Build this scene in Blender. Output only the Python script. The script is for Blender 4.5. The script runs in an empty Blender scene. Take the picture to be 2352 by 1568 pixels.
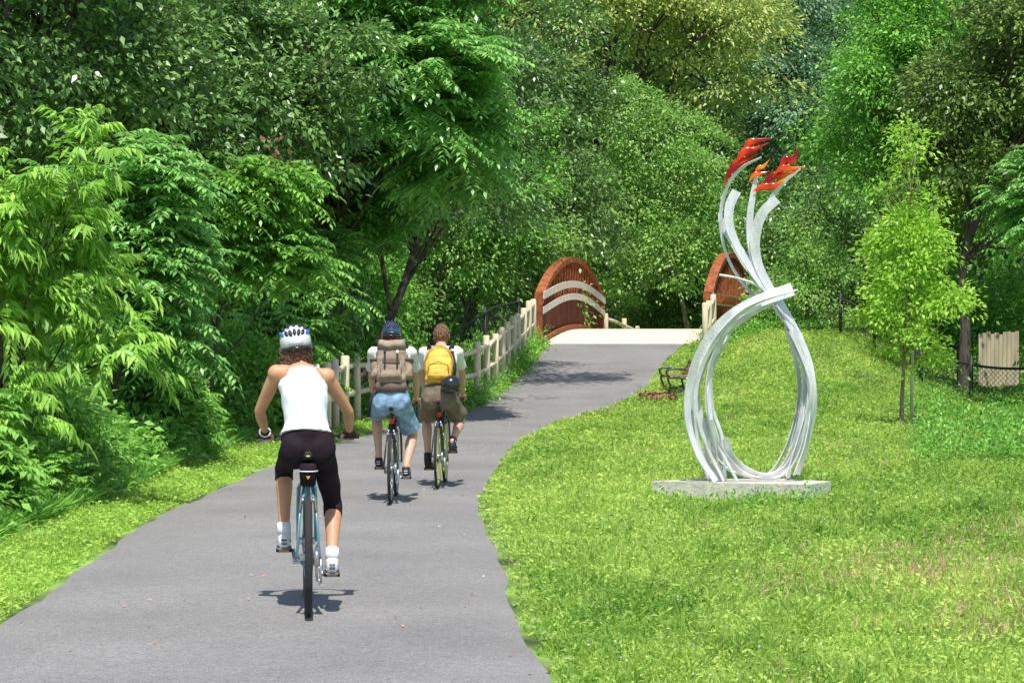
import bpy, bmesh, math, random
import numpy as np
from mathutils import Vector, Matrix
random.seed(7)
F=5227.0; CH=1.645; HY=764.0; CX=1176.0
scene=bpy.context.scene; COL=scene.collection
def px(x,y,Y): return Vector(((x-CX)*Y/F, Y, CH+(HY-y)*Y/F))
R_=math.radians
# ---------------------------------------------------------------- materials
def nt(m): 
    m.use_nodes=True; t=m.node_tree; t.nodes.clear(); return t
def mat(name,c,rough=.6,metal=0,var=.15,scale=20,bump=0,bscale=None,coat=0,trans=0,c2=None,spec=.5,stretch=None,cr=(.35,.65)):
    m=bpy.data.materials.new(name); t=nt(m); N=t.nodes.new; L=t.links.new
    o=N('ShaderNodeOutputMaterial'); b=N('ShaderNodeBsdfPrincipled'); L(b.outputs[0],o.inputs[0])
    tc=N('ShaderNodeTexCoord'); mp=N('ShaderNodeMapping'); L(tc.outputs['Object'],mp.inputs[0])
    if stretch: mp.inputs['Scale'].default_value=stretch
    nz=N('ShaderNodeTexNoise'); nz.inputs['Scale'].default_value=scale; nz.inputs['Detail'].default_value=5; L(mp.outputs[0],nz.inputs[0])
    r=N('ShaderNodeValToRGB'); L(nz.outputs[0],r.inputs[0])
    r.color_ramp.elements[0].position=cr[0]; r.color_ramp.elements[1].position=cr[1]
    a=[x*(1-var) for x in c]; d=[min(1,x*(1+var)) for x in (c2 or c)]
    r.color_ramp.elements[0].color=(*a,1); r.color_ramp.elements[1].color=(*d,1)
    L(r.outputs[0],b.inputs['Base Color'])
    b.inputs['Roughness'].default_value=rough; b.inputs['Metallic'].default_value=metal
    b.inputs['Coat Weight'].default_value=coat; b.inputs['Transmission Weight'].default_value=trans
    b.inputs['Specular IOR Level'].default_value=spec
    if bump:
        n2=N('ShaderNodeTexNoise'); n2.inputs['Scale'].default_value=bscale or scale*3; n2.inputs['Detail'].default_value=4; L(mp.outputs[0],n2.inputs[0])
        bp=N('ShaderNodeBump'); bp.inputs['Strength'].default_value=bump; bp.inputs['Distance'].default_value=.02
        L(n2.outputs[0],bp.inputs['Height']); L(bp.outputs[0],b.inputs['Normal'])
    return m
def leafmat(name,dark,light,transl=.35,rough=.45,spec=.4):
    m=bpy.data.materials.new(name); t=nt(m); N=t.nodes.new; L=t.links.new
    o=N('ShaderNodeOutputMaterial'); mx=N('ShaderNodeMixShader'); b=N('ShaderNodeBsdfPrincipled'); tr=N('ShaderNodeBsdfTranslucent')
    at=N('ShaderNodeAttribute'); at.attribute_name='tint'
    r=N('ShaderNodeValToRGB'); L(at.outputs['Fac'],r.inputs[0])
    r.color_ramp.elements[0].color=(*dark,1); r.color_ramp.elements[1].color=(*light,1)
    L(r.outputs[0],b.inputs['Base Color']); L(r.outputs[0],tr.inputs[0])
    b.inputs['Roughness'].default_value=rough; b.inputs['Specular IOR Level'].default_value=spec
    mx.inputs[0].default_value=transl; L(b.outputs[0],mx.inputs[1]); L(tr.outputs[0],mx.inputs[2]); L(mx.outputs[0],o.inputs[0])
    return m
M={}
M['cherry']=leafmat('leaf_bright',(.12,.33,.03),(.60,.94,.18),.34)
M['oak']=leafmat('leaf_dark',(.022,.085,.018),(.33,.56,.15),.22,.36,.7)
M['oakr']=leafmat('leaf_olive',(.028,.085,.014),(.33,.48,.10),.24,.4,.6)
M['ail']=leafmat('leaf_mid',(.06,.24,.035),(.50,.88,.24),.3,.38,.5)
M['yel']=leafmat('leaf_yellow',(.12,.26,.03),(.86,.94,.30),.36)
M['soft']=leafmat('leaf_soft',(.10,.29,.045),(.56,.84,.22),.34)
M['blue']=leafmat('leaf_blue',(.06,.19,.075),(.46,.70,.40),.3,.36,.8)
M['young']=leafmat('leaf_young',(.22,.48,.03),(.70,.96,.18),.45)
M['maple']=leafmat('leaf_maple',(.05,.22,.025),(.42,.82,.14),.33)
M['under']=leafmat('leaf_under',(.06,.22,.025),(.46,.84,.16),.33)
M['far']=leafmat('leaf_far',(.03,.10,.02),(.20,.40,.11),.25)
M['grass']=leafmat('grass_blade',(.13,.33,.035),(.78,.94,.23),.38,.6,.2)
M['verge']=leafmat('verge_blade',(.16,.38,.035),(.70,.92,.20),.36,.6,.2)
M['bark']=mat('bark',(.09,.07,.055),.9,var=.45,scale=14,bump=.8,stretch=(1,1,.25))
M['barkl']=mat('bark_light',(.28,.23,.17),.9,var=.35,scale=18,bump=.5,stretch=(1,1,.3))
M['wood']=mat('pale_wood',(.78,.67,.49),.8,var=.15,scale=9,bump=.4,stretch=(1,1,.3))
M['rust']=mat('rust_orange',(.33,.105,.042),.85,var=.35,scale=7,bump=.3,spec=.2)
M['rustm']=mat('rust_brown',(.15,.048,.024),.85,var=.35,scale=4,bump=.2,spec=.2,stretch=(1,1,.4))
M['rustd']=mat('rust_dark',(.13,.042,.024),.8,var=.4,scale=3,bump=.2,spec=.2,stretch=(1,1,.4))
M['band']=mat('weathered_band',(.72,.68,.60),.7,var=.14,scale=6,bump=.2)
M['plank']=mat('deck_plank',(.76,.68,.57),.85,var=.18,scale=5,bump=.3,stretch=(.4,4,1))
M['metal']=mat('brushed_aluminium',(.80,.81,.82),.48,metal=.38,var=.16,scale=10,bump=.3,bscale=50,stretch=(1,1,.3))
M['conc']=mat('concrete',(.58,.55,.48),.9,var=.16,scale=12,bump=.4)
M['black']=mat('black_rubber',(.018,.018,.02),.6,var=.2)
M['tyre']=mat('tyre',(.035,.035,.035),.85,var=.3,scale=90,bump=.7,bscale=160)
M['steel']=mat('steel',(.6,.6,.62),.3,metal=.9,var=.05)
M['wire']=mat('dark_wire',(.03,.035,.033),.6,metal=.2,var=.1)
M['skinw']=mat('skin_tan',(.62,.31,.175),.5,var=.07,scale=9,bump=.03,bscale=120)
M['skin']=mat('skin_fair',(.66,.38,.26),.5,var=.08,scale=9,bump=.03,bscale=120)
M['white']=mat('white_cotton',(.86,.87,.90),.85,var=.03,scale=10,bump=.4,bscale=14)
M['tee']=mat('cream_cotton',(.78,.77,.74),.85,var=.05,scale=10,bump=.4,bscale=14)
M['blackcloth']=mat('black_lycra',(.022,.014,.020),.9,var=.25,scale=8,bump=.3,bscale=18,spec=.15)
M['denim']=mat('light_denim',(.22,.35,.49),.9,var=.28,scale=12,bump=.5,bscale=25)
M['khaki']=mat('brown_cotton',(.20,.15,.11),.9,var=.18,scale=12,bump=.35,bscale=20)
M['tan']=mat('tan_canvas',(.36,.27,.205),.85,var=.15,scale=14,bump=.4,bscale=30)
M['tand']=mat('tan_canvas_dark',(.16,.11,.085),.85,var=.15,scale=14,bump=.3)
M['yelp']=mat('yellow_nylon',(.82,.50,.07),.65,var=.15,scale=10,bump=.4,bscale=22)
M['yelpd']=mat('yellow_nylon_dark',(.40,.23,.03),.7,var=.15,scale=10,bump=.3)
M['hair']=mat('brown_hair',(.15,.07,.04),.6,var=.5,scale=60,bump=.6,bscale=120)
M['hair2']=mat('light_brown_hair',(.26,.14,.08),.6,var=.45,scale=70,bump=.7,bscale=140)
M['helmw']=mat('white_plastic',(.84,.84,.86),.25,var=.02,coat=.5)
M['helmb']=mat('blue_plastic',(.04,.14,.50),.25,var=.05,coat=.5)
M['helmg']=mat('grey_plastic',(.30,.31,.34),.3,var=.05,coat=.5)
M['helmk']=mat('black_plastic',(.02,.021,.025),.2,var=.05,coat=.6)
M['helmn']=mat('navy_plastic',(.03,.07,.15),.25,var=.1,coat=.6)
M['teal']=mat('pale_blue_paint',(.10,.27,.34),.3,var=.05,coat=.5)
M['fblack']=mat('black_paint',(.02,.02,.025),.3,var=.05,coat=.5)
M['fyel']=mat('yellow_paint',(.75,.74,.05),.35,var=.05,coat=.4)
M['red']=mat('red_plastic',(.75,.02,.02),.3,var=.05,coat=.4)
M['amber']=mat('amber_reflector',(.9,.42,.02),.3,var=.05)
M['gray']=mat('grey_fabric',(.22,.22,.23),.8,var=.1)
M['belt']=mat('brown_leather',(.38,.11,.05),.5,var=.1)
M['slat']=mat('bench_wood',(.30,.15,.08),.6,var=.25,scale=10,bump=.2)
M['board']=mat('tan_board',(.56,.47,.34),.85,var=.2,scale=4,stretch=(3,3,.3))
M['mulch']=mat('red_mulch',(.30,.16,.10),.95,var=.3)
M['dryl']=mat('dead_leaves',(.22,.13,.07),.8,var=.3)
M['soil']=mat('ground_soil',(.08,.15,.03),.95,var=.5,scale=1.2,bump=.6,bscale=20,c2=(.20,.31,.06))
def asphalt():
    m=bpy.data.materials.new('asphalt'); t=nt(m); N=t.nodes.new; L=t.links.new
    o=N('ShaderNodeOutputMaterial'); b=N('ShaderNodeBsdfPrincipled'); L(b.outputs[0],o.inputs[0]); tc=N('ShaderNodeTexCoord')
    n1=N('ShaderNodeTexNoise'); n1.inputs['Scale'].default_value=110; n1.inputs['Detail'].default_value=3; L(tc.outputs['Object'],n1.inputs[0])
    r1=N('ShaderNodeValToRGB'); L(n1.outputs[0],r1.inputs[0]); r1.color_ramp.elements[0].position=.3; r1.color_ramp.elements[1].position=.72
    r1.color_ramp.elements[0].color=(.165,.158,.152,1); r1.color_ramp.elements[1].color=(.39,.373,.358,1)
    def mulr(scale,a,b_):
        n=N('ShaderNodeTexNoise'); n.inputs['Scale'].default_value=scale; n.inputs['Detail'].default_value=6; L(tc.outputs['Object'],n.inputs[0])
        r=N('ShaderNodeValToRGB'); L(n.outputs[0],r.inputs[0]); r.color_ramp.elements[0].color=(a,a,a,1); r.color_ramp.elements[1].color=(b_,b_,b_,1); r.color_ramp.elements[0].position=.3; r.color_ramp.elements[1].position=.7
        return r.outputs[0]
    col=r1.outputs[0]
    for sc,a,b_ in((.7,.82,1.08),(14,.90,1.07),(45,.86,1.08)):
        mx=N('ShaderNodeMix'); mx.data_type='RGBA'; mx.blend_type='MULTIPLY'; mx.inputs[0].default_value=1; L(col,mx.inputs[6]); L(mulr(sc,a,b_),mx.inputs[7]); col=mx.outputs[2]
    L(col,b.inputs['Base Color']); b.inputs['Roughness'].default_value=.85
    bp=N('ShaderNodeBump'); bp.inputs['Strength'].default_value=.4; bp.inputs['Distance'].default_value=.01; L(n1.outputs[0],bp.inputs['Height']); L(bp.outputs[0],b.inputs['Normal'])
    return m
M['asphalt']=asphalt()
def flame():
    m=bpy.data.materials.new('red_orange_glass'); t=nt(m); N=t.nodes.new; L=t.links.new
    o=N('ShaderNodeOutputMaterial'); b=N('ShaderNodeBsdfPrincipled'); tr=N('ShaderNodeBsdfTranslucent'); mx=N('ShaderNodeMixShader'); tc=N('ShaderNodeTexCoord')
    n=N('ShaderNodeTexNoise'); n.inputs['Scale'].default_value=5; n.inputs['Detail'].default_value=1; L(tc.outputs['Object'],n.inputs[0])
    r=N('ShaderNodeValToRGB'); L(n.outputs[0],r.inputs[0]); e=r.color_ramp.elements
    e[0].position=.38; e[0].color=(.50,.012,.01,1); e[1].position=.66; e[1].color=(1,.48,.03,1); x=e.new(.52); x.color=(.98,.11,.015,1)
    L(r.outputs[0],b.inputs['Base Color']); L(r.outputs[0],tr.inputs[0]); b.inputs['Roughness'].default_value=.12; b.inputs['Coat Weight'].default_value=.6
    mx.inputs[0].default_value=.55; L(b.outputs[0],mx.inputs[1]); L(tr.outputs[0],mx.inputs[2]); L(mx.outputs[0],o.inputs[0])
    return m
M['flame']=flame()
# ---------------------------------------------------------------- tagging
def tag(o,label=None,cat=None,group=None,kind=None):
    if label: o['label']=label
    if cat: o['category']=cat
    if group: o['group']=group
    if kind: o['kind']=kind
    return o
def empty(name,loc,rz=0,label=None,cat=None,group=None):
    o=bpy.data.objects.new(name,None); COL.objects.link(o); o.location=loc; o.rotation_euler=(0,0,rz); o.empty_display_size=.2
    return tag(o,label,cat,group)
def link(name,me,m,parent=None):
    o=bpy.data.objects.new(name,me); COL.objects.link(o)
    if m: me.materials.append(m)
    o.parent=parent; return o
def cat_(pts,n=8):
    P=np.array([list(p) for p in pts],float); P=np.vstack([2*P[0]-P[1],P,2*P[-1]-P[-2]]); out=[]
    for i in range(1,len(P)-2):
        for k in range(n):
            t=k/n; a,b,c,d=P[i-1],P[i],P[i+1],P[i+2]
            out.append(.5*((2*b)+(c-a)*t+(2*a-5*b+4*c-d)*t*t+(3*b-a-3*c+d)*t**3))
    out.append(P[-2]); return np.array(out)
class MB:
    def __init__(s,off=(0,0,0)): s.v=[]; s.f=[]; s.off=Vector(off)
    def add(s,vs,fs,mtx=None):
        b=len(s.v)
        for v in vs:
            v=Vector(v); 
            if mtx is not None: v=mtx@v
            s.v.append(tuple(v))
        for f in fs: s.f.append(tuple(i+b for i in f))
    def box(s,c,size,rot=None):
        x,y,z=[k/2 for k in size]; vs=[(a*x,b*y,d*z) for a in(-1,1) for b in(-1,1) for d in(-1,1)]
        fs=[(0,1,3,2),(4,6,7,5),(0,4,5,1),(2,3,7,6),(0,2,6,4),(1,5,7,3)]
        m=Matrix.Translation(c)
        if rot is not None: m=m@rot
        s.add(vs,fs,m); return s
    def rbox(s,c,size,r=.02,rot=None,seg=3):
        bm=bmesh.new(); bmesh.ops.create_cube(bm,size=1); bmesh.ops.scale(bm,vec=size,verts=bm.verts)
        bmesh.ops.bevel(bm,geom=bm.edges[:],offset=min(r,min(size)*.49),segments=seg,affect='EDGES',profile=.5)
        bm.verts.index_update(); m=Matrix.Translation(c)
        if rot is not None: m=m@rot
        s.add([v.co[:] for v in bm.verts],[[v.index for v in f.verts] for f in bm.faces],m); bm.free(); return s
    def tube(s,pts,rad,n=8,closed=False,flat=1.0,ref=None):
        P=[Vector(p) for p in pts]; k=len(P)
        if not hasattr(rad,'__len__'): rad=[rad]*k
        base=len(s.v)
        for i in range(k):
            if closed: T=P[(i+1)%k]-P[i-1]
            else: T=P[min(i+1,k-1)]-P[max(i-1,0)]
            T.normalize()
            if ref is None: ref=Vector((0,0,1)) if abs(T.z)<.9 else Vector((1,0,0))
            U=(ref-T*ref.dot(T)).normalized(); ref=U; W=T.cross(U)
            for j in range(n):
                a=2*math.pi*j/n; s.v.append(tuple(P[i]+(U*math.cos(a)+W*math.sin(a)*flat)*rad[i]))
        for i in range(k if closed else k-1):
            i2=(i+1)%k
            for j in range(n):
                j2=(j+1)%n; s.f.append((base+i*n+j,base+i*n+j2,base+i2*n+j2,base+i2*n+j))
        if not closed:
            s.f.append(tuple(base+j for j in range(n))[::-1]); s.f.append(tuple(base+(k-1)*n+j for j in range(n)))
        return s
    def ell(s,c,r,rot=None,nu=16,nv=10):
        if not hasattr(r,'__len__'): r=(r,r,r)
        vs=[(0,0,-r[2])]; fs=[]
        for i in range(1,nv):
            p=-math.pi/2+math.pi*i/nv
            for j in range(nu):
                a=2*math.pi*j/nu; vs.append((r[0]*math.cos(p)*math.cos(a),r[1]*math.cos(p)*math.sin(a),r[2]*math.sin(p)))
        vs.append((0,0,r[2])); l=len(vs)-1
        for j in range(nu):
            j2=(j+1)%nu; fs.append((0,1+j2,1+j)); fs.append((l,l-nu+j,l-nu+j2))
            for i in range(nv-2): a=1+i*nu; fs.append((a+j,a+j2,a+nu+j2,a+nu+j))
        m=Matrix.Translation(c)
        if rot is not None: m=m@rot
        s.add(vs,fs,m); return s
    def limb(s,pts,rad,n=14):
        s.tube(pts,rad,n)
        for p,r in zip(pts,rad): s.ell(p,r*.995,nu=n,nv=8)
        return s
    def loft(s,secs,n=24,pw=1.0):
        base=len(s.v)
        for (x,y,z,rx,ry,t) in secs:
            for j in range(n):
                a=2*math.pi*j/n; c,d=math.cos(a),math.sin(a)
                if pw!=1: c=math.copysign(abs(c)**pw,c); d=math.copysign(abs(d)**pw,d)
                s.v.append((x+rx*c, y+ry*d*math.cos(t), z-ry*d*math.sin(t)))
        k=len(secs)
        for i in range(k-1):
            for j in range(n):
                j2=(j+1)%n; s.f.append((base+i*n+j,base+i*n+j2,base+(i+1)*n+j2,base+(i+1)*n+j))
        s.f.append(tuple(base+j for j in range(n))[::-1]); s.f.append(tuple(base+(k-1)*n+j for j in range(n)))
        return s
    def ribbon(s,pts,wid,th,tw=0.0,plane=Vector((0,1,0))):
        P=[Vector(p) for p in pts]; k=len(P); base=len(s.v)
        for i in range(k):
            T=(P[min(i+1,k-1)]-P[max(i-1,0)]).normalized(); U=T.cross(plane).normalized(); W=T.cross(U)
            a=tw(i/(k-1)) if callable(tw) else tw
            A=U*math.cos(a)+W*math.sin(a); B=-U*math.sin(a)+W*math.cos(a); w=wid(i/(k-1)) if callable(wid) else wid
            for (p,q) in((-1,-1),(1,-1),(1,1),(-1,1)): s.v.append(tuple(P[i]+A*p*w/2+B*q*th/2))
        for i in range(k-1):
            for j in range(4):
                j2=(j+1)%4; s.f.append((base+i*4+j,base+i*4+j2,base+(i+1)*4+j2,base+(i+1)*4+j))
        s.f.append((base+3,base+2,base+1,base)); e=base+(k-1)*4; s.f.append((e,e+1,e+2,e+3)); return s
    def mesh(s,name,smooth=True):
        me=bpy.data.meshes.new(name); o=s.off
        me.from_pydata([(v[0]+o.x,v[1]+o.y,v[2]+o.z) for v in s.v],[],s.f); me.update()
        if smooth: me.polygons.foreach_set('use_smooth',[True]*len(me.polygons))
        return me
    def build(s,name,m,parent=None,smooth=True,label=None):
        o=link(name,s.mesh(name,smooth),m,parent)
        if label: o['label']=label
        return o
    def solid(s,name,m,parent=None,voxel=.009,it=6,wr=0,wf=14,bev=None):
        me=s.mesh('tmp'); o=bpy.data.objects.new('tmp',me); COL.objects.link(o)
        r=o.modifiers.new('r','REMESH'); r.mode='VOXEL'; r.voxel_size=voxel; r.use_smooth_shade=True
        q=o.modifiers.new('s','SMOOTH'); q.factor=.5; q.iterations=it
        bpy.context.view_layer.update(); dg=bpy.context.evaluated_depsgraph_get()
        m2=bpy.data.meshes.new_from_object(o.evaluated_get(dg)); bpy.data.objects.remove(o); m2.name=name
        if wr:
            n=len(m2.vertices); co=np.empty(n*3); no=np.empty(n*3); m2.vertices.foreach_get('co',co); m2.vertices.foreach_get('normal',no)
            co=co.reshape(-1,3); no=no.reshape(-1,3); x,y,z=co.T
            d=np.sin(wf*1.3*x+wf*.9*z+2*np.sin(wf*.7*z+x*9))+.7*np.sin(wf*2.1*z-wf*1.4*x+1.7*np.sin(x*wf))+.5*np.sin(wf*3*y+wf*2.7*z)
            m2.vertices.foreach_set('co',(co+no*(d*wr)[:,None]).ravel())
        m2.polygons.foreach_set('use_smooth',[True]*len(m2.polygons)); m2.update()
        m2.materials.clear()
        return link(name,m2,m,parent)
# ---------------------------------------------------------------- terrain
LY=[-10,10.7,13.1,20.2,21.7,28.6,34.3,38.5,42,46.5,51.5,56,58]; LX=[-2.7,-2.85,-2.95,-3.27,-3.2,-3.04,-2.66,-2.2,-1.0,-.23,.38,.83,1.2]
RY=[-10,10.7,13.2,16,20.2,22.3,29,35,41,44,47.3,52,56,58]; RX=[.55,.27,.07,.02,-.21,-.27,-.09,.16,.95,2.05,2.84,3.5,4.3,4.7]
def sm(Y,A,B):
    Y=np.asarray(Y,float); return sum(np.interp(Y+d,A,B) for d in(-.8,-.4,0,.4,.8))/5
Lx=lambda Y: sm(Y,LY,LX); Rx=lambda Y: sm(Y,RY,RX)
ZY=[-20,36,42,46.5,51.5,56,57.6,58.6,60,64,66,67.5,75,90,140]; ZZ=[0,0,.11,.435,.896,1.37,1.42,.8,0,0,1.1,1.4,1.0,.6,.6]
def sstep(a,b,x): t=np.clip((x-a)/(b-a),0,1); return t*t*(3-2*t)
def H(X,Y):
    X=np.asarray(X,float); Y=np.asarray(Y,float)
    z=sm(Y,ZY,ZZ); dr=X-Rx(np.minimum(Y,57)); dl=Lx(np.minimum(Y,57))-X
    mk=(1-sstep(3.4,7.6,dr))*(1-sstep(1.0,4.0,dl))
    n=.05*np.sin(X*1.3+Y*.7)+.04*np.sin(X*.6-Y*1.1+2)
    off=np.maximum(sstep(.3,2.5,dr),sstep(.3,2.5,dl))
    far=sstep(60,110,Y)*.5+26*sstep(110,160,Y)
    bank=.34*sstep(44,54,Y)*sstep(.7,2.4,dr)*mk*(1-sstep(57.4,59,Y))
    return z*mk+n*off*np.clip(Y/12,0,1)+far*(1-mk*(Y<110))+.22*sstep(44,52,Y)*sstep(3,8,dr)+bank
def h1(x,y): return float(H(x,y))
xs=np.concatenate([[-500,-200,-80,-40],np.arange(-22,26.1,.5),[40,80,200,500]]); ys=np.concatenate([[-200,-60,-20],np.arange(-8,80.1,.5),[86,95,110,120,130,140,150,165,300,600]])
XX,YY=np.meshgrid(xs,ys); ZG=H(XX,YY); nx=len(xs)
V=np.stack([XX,YY,ZG],-1).reshape(-1,3); fs=[(j*nx+i,j*nx+i+1,(j+1)*nx+i+1,(j+1)*nx+i) for j in range(len(ys)-1) for i in range(nx-1)]
me=bpy.data.meshes.new('ground'); me.from_pydata(V.tolist(),[],fs); me.polygons.foreach_set('use_smooth',[True]*len(fs))
tag(link('ground',me,M['soil']),kind='structure')
PO=.014
b=MB(); yy=np.arange(-8,56.01,.5); n=12
for j,y in enumerate(yy):
    l=float(Lx(y))+.02*math.sin(y*2.3)+.015*math.sin(y*5.1); r=float(Rx(y))+.018*math.sin(y*2.9+1)+.015*math.sin(y*6.3)
    if abs(y-56)<.01: l=.83; r=4.32
    z=float(sm(y,ZY,ZZ))+PO
    for i in range(n+1): b.v.append((l+(r-l)*i/n,y,z-(.02 if i in(0,n) else 0)))
for j in range(len(yy)-1):
    for i in range(n): a=j*(n+1)+i; b.f.append((a,a+1,a+n+2,a+n+1))
tag(b.build('path',M['asphalt']),kind='structure')
# ---------------------------------------------------------------- bridge
BA=R_(11); ux,uy=math.sin(BA),math.cos(BA); BL=10.0
def dz(s): return 1.38+.37*math.sin(math.pi*s/11)
br=empty('footbridge',(2.7,56,1.38),0,'rusty brown steel footbridge with two arched sides and a pale plank deck','bridge')
O=(-2.7,-56,-1.38)
b=MB(O); s=0.0
while s<BL:
    e=s+.19; x=.71+s*ux; x2=.71+e*ux; y=56.03+s*uy; y2=56.03+e*uy; t=random.uniform(-.004,.004)
    z0,z1=dz(s)+t,dz(e)+t; w=4.03
    vs=[(x,y,z0),(x+w,y,z0),(x2+w,y2,z1),(x2,y2,z1)]; vs+=[(a,c,d-.06) for a,c,d in vs]
    b.add(vs,[(0,1,2,3),(7,6,5,4),(0,4,5,1),(1,5,6,2),(2,6,7,3),(3,7,4,0)]); s+=.2
b.build('deck',M['plank'],br,False)
def wall(x0,side):
    L_=BL if side<0 else BL+1.2
    def pt(s,z,o=0): return Vector((x0+s*ux+o*uy,56+s*uy-o*ux,z))
    S=[L_*i/40 for i in range(41)]
    hh=1.16 if side<0 else 1.3
    ta=lambda s:2.5+hh*max(0,math.sin(math.pi*s/L_))**.72
    sn_=lambda s: math.sin(math.pi*s/L_)
    def strip(zb,zt,o0,o1,nm,m,par,label=None):
        b=MB(O)
        for s in S:
            for (z,o) in((zb(s),o0),(zt(s),o0),(zt(s),o1),(zb(s),o1)): b.v.append(tuple(pt(s,z,o)))
        for i in range(40):
            for j in range(4): j2=(j+1)%4; b.f.append((i*4+j,i*4+j2,i*4+4+j2,i*4+4+j))
        b.f.append((0,1,2,3)); b.f.append((163,162,161,160)); return b.build(nm,m,par,False,label)
    pan=strip(lambda s:dz(s)-.5,lambda s:(2.17 if side<0 else 2.0)+.4*sn_(s),-.03,.03,'side_panel',M['rustd'] if side<0 else M['rustm'],br)
    strip(lambda s:ta(s)-.14,ta,-.12,.12,'arch_beam',M['rust'],pan)
    strip(lambda s:dz(s)+.02,lambda s:dz(s)+.13,-.02,.1,'bottom_chord',M['rust'],pan)
    strip(lambda s:(2.18 if side<0 else 2.22)+.4*sn_(s),lambda s:ta(s)-.15,-.05,-.02,'infill_panel',M['rustm'],pan)
    b=MB(O)
    for k in range(1,24):
        s=L_*k/24; zb=(2.15+.4*sn_(s)) if side<0 else dz(s)+.1; p=pt(s,(zb+ta(s)-.1)/2,.035)
        b.box(p,(.13,.07,ta(s)-.1-zb),Matrix.Rotation(-BA,4,'Z'))
    b.build('vertical_bars',M['rust'],pan,False)
    if side<0:
        strip(lambda s:2.11+.42*sn_(s),lambda s:2.28+.42*sn_(s),.10,.13,'pale_band',M['band'],pan,'lower pale curved band')
        strip(lambda s:2.47+.38*sn_(s),lambda s:2.65+.38*sn_(s),.11,.14,'pale_band',M['band'],pan,'upper pale curved band')
    else:
        for z in(2.35,2.6):
            b=MB(O); b.tube([pt(s,z,.14) for s in S],.02,6); b.build('rail_cable',M['steel'],pan)
        strip(lambda s:2.1+.4*sn_(s),lambda s:2.2+.4*sn_(s),-.08,.09,'mid_beam',M['rust'],pan)
    for s in(0,L_):
        b=MB(O); p=pt(s,1.9); b.box(p,(.17,.18,1.5),Matrix.Rotation(-BA,4,'Z')); b.build('end_post',M['rust'],pan,False)
wall(.66,-1); wall(4.82,1)
# ---------------------------------------------------------------- split rail fences
def railfence(pts,sp,ph,label,zf=None,name='rail_fence'):
    P=cat_(pts,20); d=np.concatenate([[0],np.cumsum(np.linalg.norm(np.diff(P[:,:2],axis=0),axis=1))]); N=max(2,int(d[-1]/sp)+1)
    Q=[(float(np.interp(i*d[-1]/(N-1),d,P[:,0])),float(np.interp(i*d[-1]/(N-1),d,P[:,1]))) for i in range(N)]
    Q=[(x,y,(zf(x,y) if zf else h1(x,y))) for x,y in Q]; o=Q[0]
    root=empty(name,o,0,label,'fence'); off=(-o[0],-o[1],-o[2]); rnd=random.Random(len(Q))
    for (x,y,z) in Q:
        b=MB(off); tx,ty=rnd.uniform(-.03,.03),rnd.uniform(-.03,.03); hh=ph+rnd.uniform(-.04,.05); r=.074+rnd.uniform(-.006,.006)
        b.tube([(x,y,z-.15),(x+tx*.6,y+ty*.6,z+hh*.6),(x+tx,y+ty,z+hh-.03),(x+tx,y+ty,z+hh)],[r,r*.97,r*.95,r*.72],12); b.build('post',M['wood'],root)
    for i in range(len(Q)-1):
        a,c=Q[i],Q[i+1]
        for hz in(ph-.17,ph-.62):
            b=MB(off); j=rnd.uniform(-.03,.03)
            b.tube([(a[0],a[1],a[2]+hz+j),((a[0]+c[0])/2,(a[1]+c[1])/2,(a[2]+c[2])/2+hz+rnd.uniform(-.02,.02)),(c[0],c[1],c[2]+hz-j)],[.045,.052,.045],8); b.build('rail',M['wood'],root)
FL=[(-3.0,35),(-2.72,40),(-1.75,42),(-.95,43.6),(-.57,45.2),(-.1,49.3),(.2,52.5),(.52,55.7)]
railfence(FL,1.2,1.17,'long pale wooden post and rail fence climbing along the left edge of the path')
railfence([(4.95,55.8),(4.62,53.9),(4.5,52.9)],1.0,1.25,'short pale wooden post and rail fence right of the path at the bridge')
railfence([(2.75,66.3),(3.6,68.5),(4.1,71)],1.6,.95,'low pale wooden rail fence beyond the far end of the bridge',zf=lambda x,y:1.3-.12*(y-66))
# ---------------------------------------------------------------- chain link
def chain(pts,hh,cell,label,posts=2.4,zf=None,rr=.028,pr=.045):
    P=cat_(pts,16); d=np.concatenate([[0],np.cumsum(np.linalg.norm(np.diff(P[:,:2],axis=0),axis=1))]); Lt=d[-1]
    def at(s,z):
        x=float(np.interp(s,d,P[:,0])); y=float(np.interp(s,d,P[:,1])); return Vector((x,y,(zf(x,y) if zf else h1(x,y))+z))
    o=at(0,0); root=empty('chain_link_fence',o,0,label,'fence'); off=tuple(-o)
    b=MB(off); s=-hh
    while s<Lt:
        for sg in(1,-1):
            q=[]
            for k in range(7):
                t=k/6; ss=s+hh*t if sg>0 else s+hh*(1-t)
                if 0<=ss<=Lt: q.append(at(ss,.05+(hh-.05)*t))
            if len(q)>1: b.tube(q,.005,3)
        s+=cell
    b.build('wire_mesh',M['wire'],root)
    b=MB(off); b.tube([at(Lt*k/20,hh) for k in range(21)],rr,6); b.build('top_rail',M['wire'],root)
    k=int(Lt/posts)+1
    for i in range(k+1):
        b=MB(off); b.tube([at(Lt*i/k,-.2),at(Lt*i/k,hh+.13)],pr,8); b.build('post',M['wire'],root)
chain([(-2.7,46.5),(-1.98,48),(-1.15,51),(-.44,54),(.15,56.6)],1.4,.16,'dark chain link fence with a sloping rail behind the long wooden fence',4.4,lambda x,y:float(np.interp(y,[46.5,48,54,56.6],[-.35,-.15,.85,1.0])),.026,.036)
chain([(6.6,57.3),(7.9,55.2),(9.2,53.0),(10.2,52.0)],.8,.13,'dark wire fence running down the slope right of the sculpture',1.5,lambda x,y:h1(x,y)+.12,.03,.038)
chain([(8.9,49.5),(10.6,47.6),(12,47)],.8,.12,'low green wire fence in front of the dark trunk at the right edge',1.5)
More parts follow.
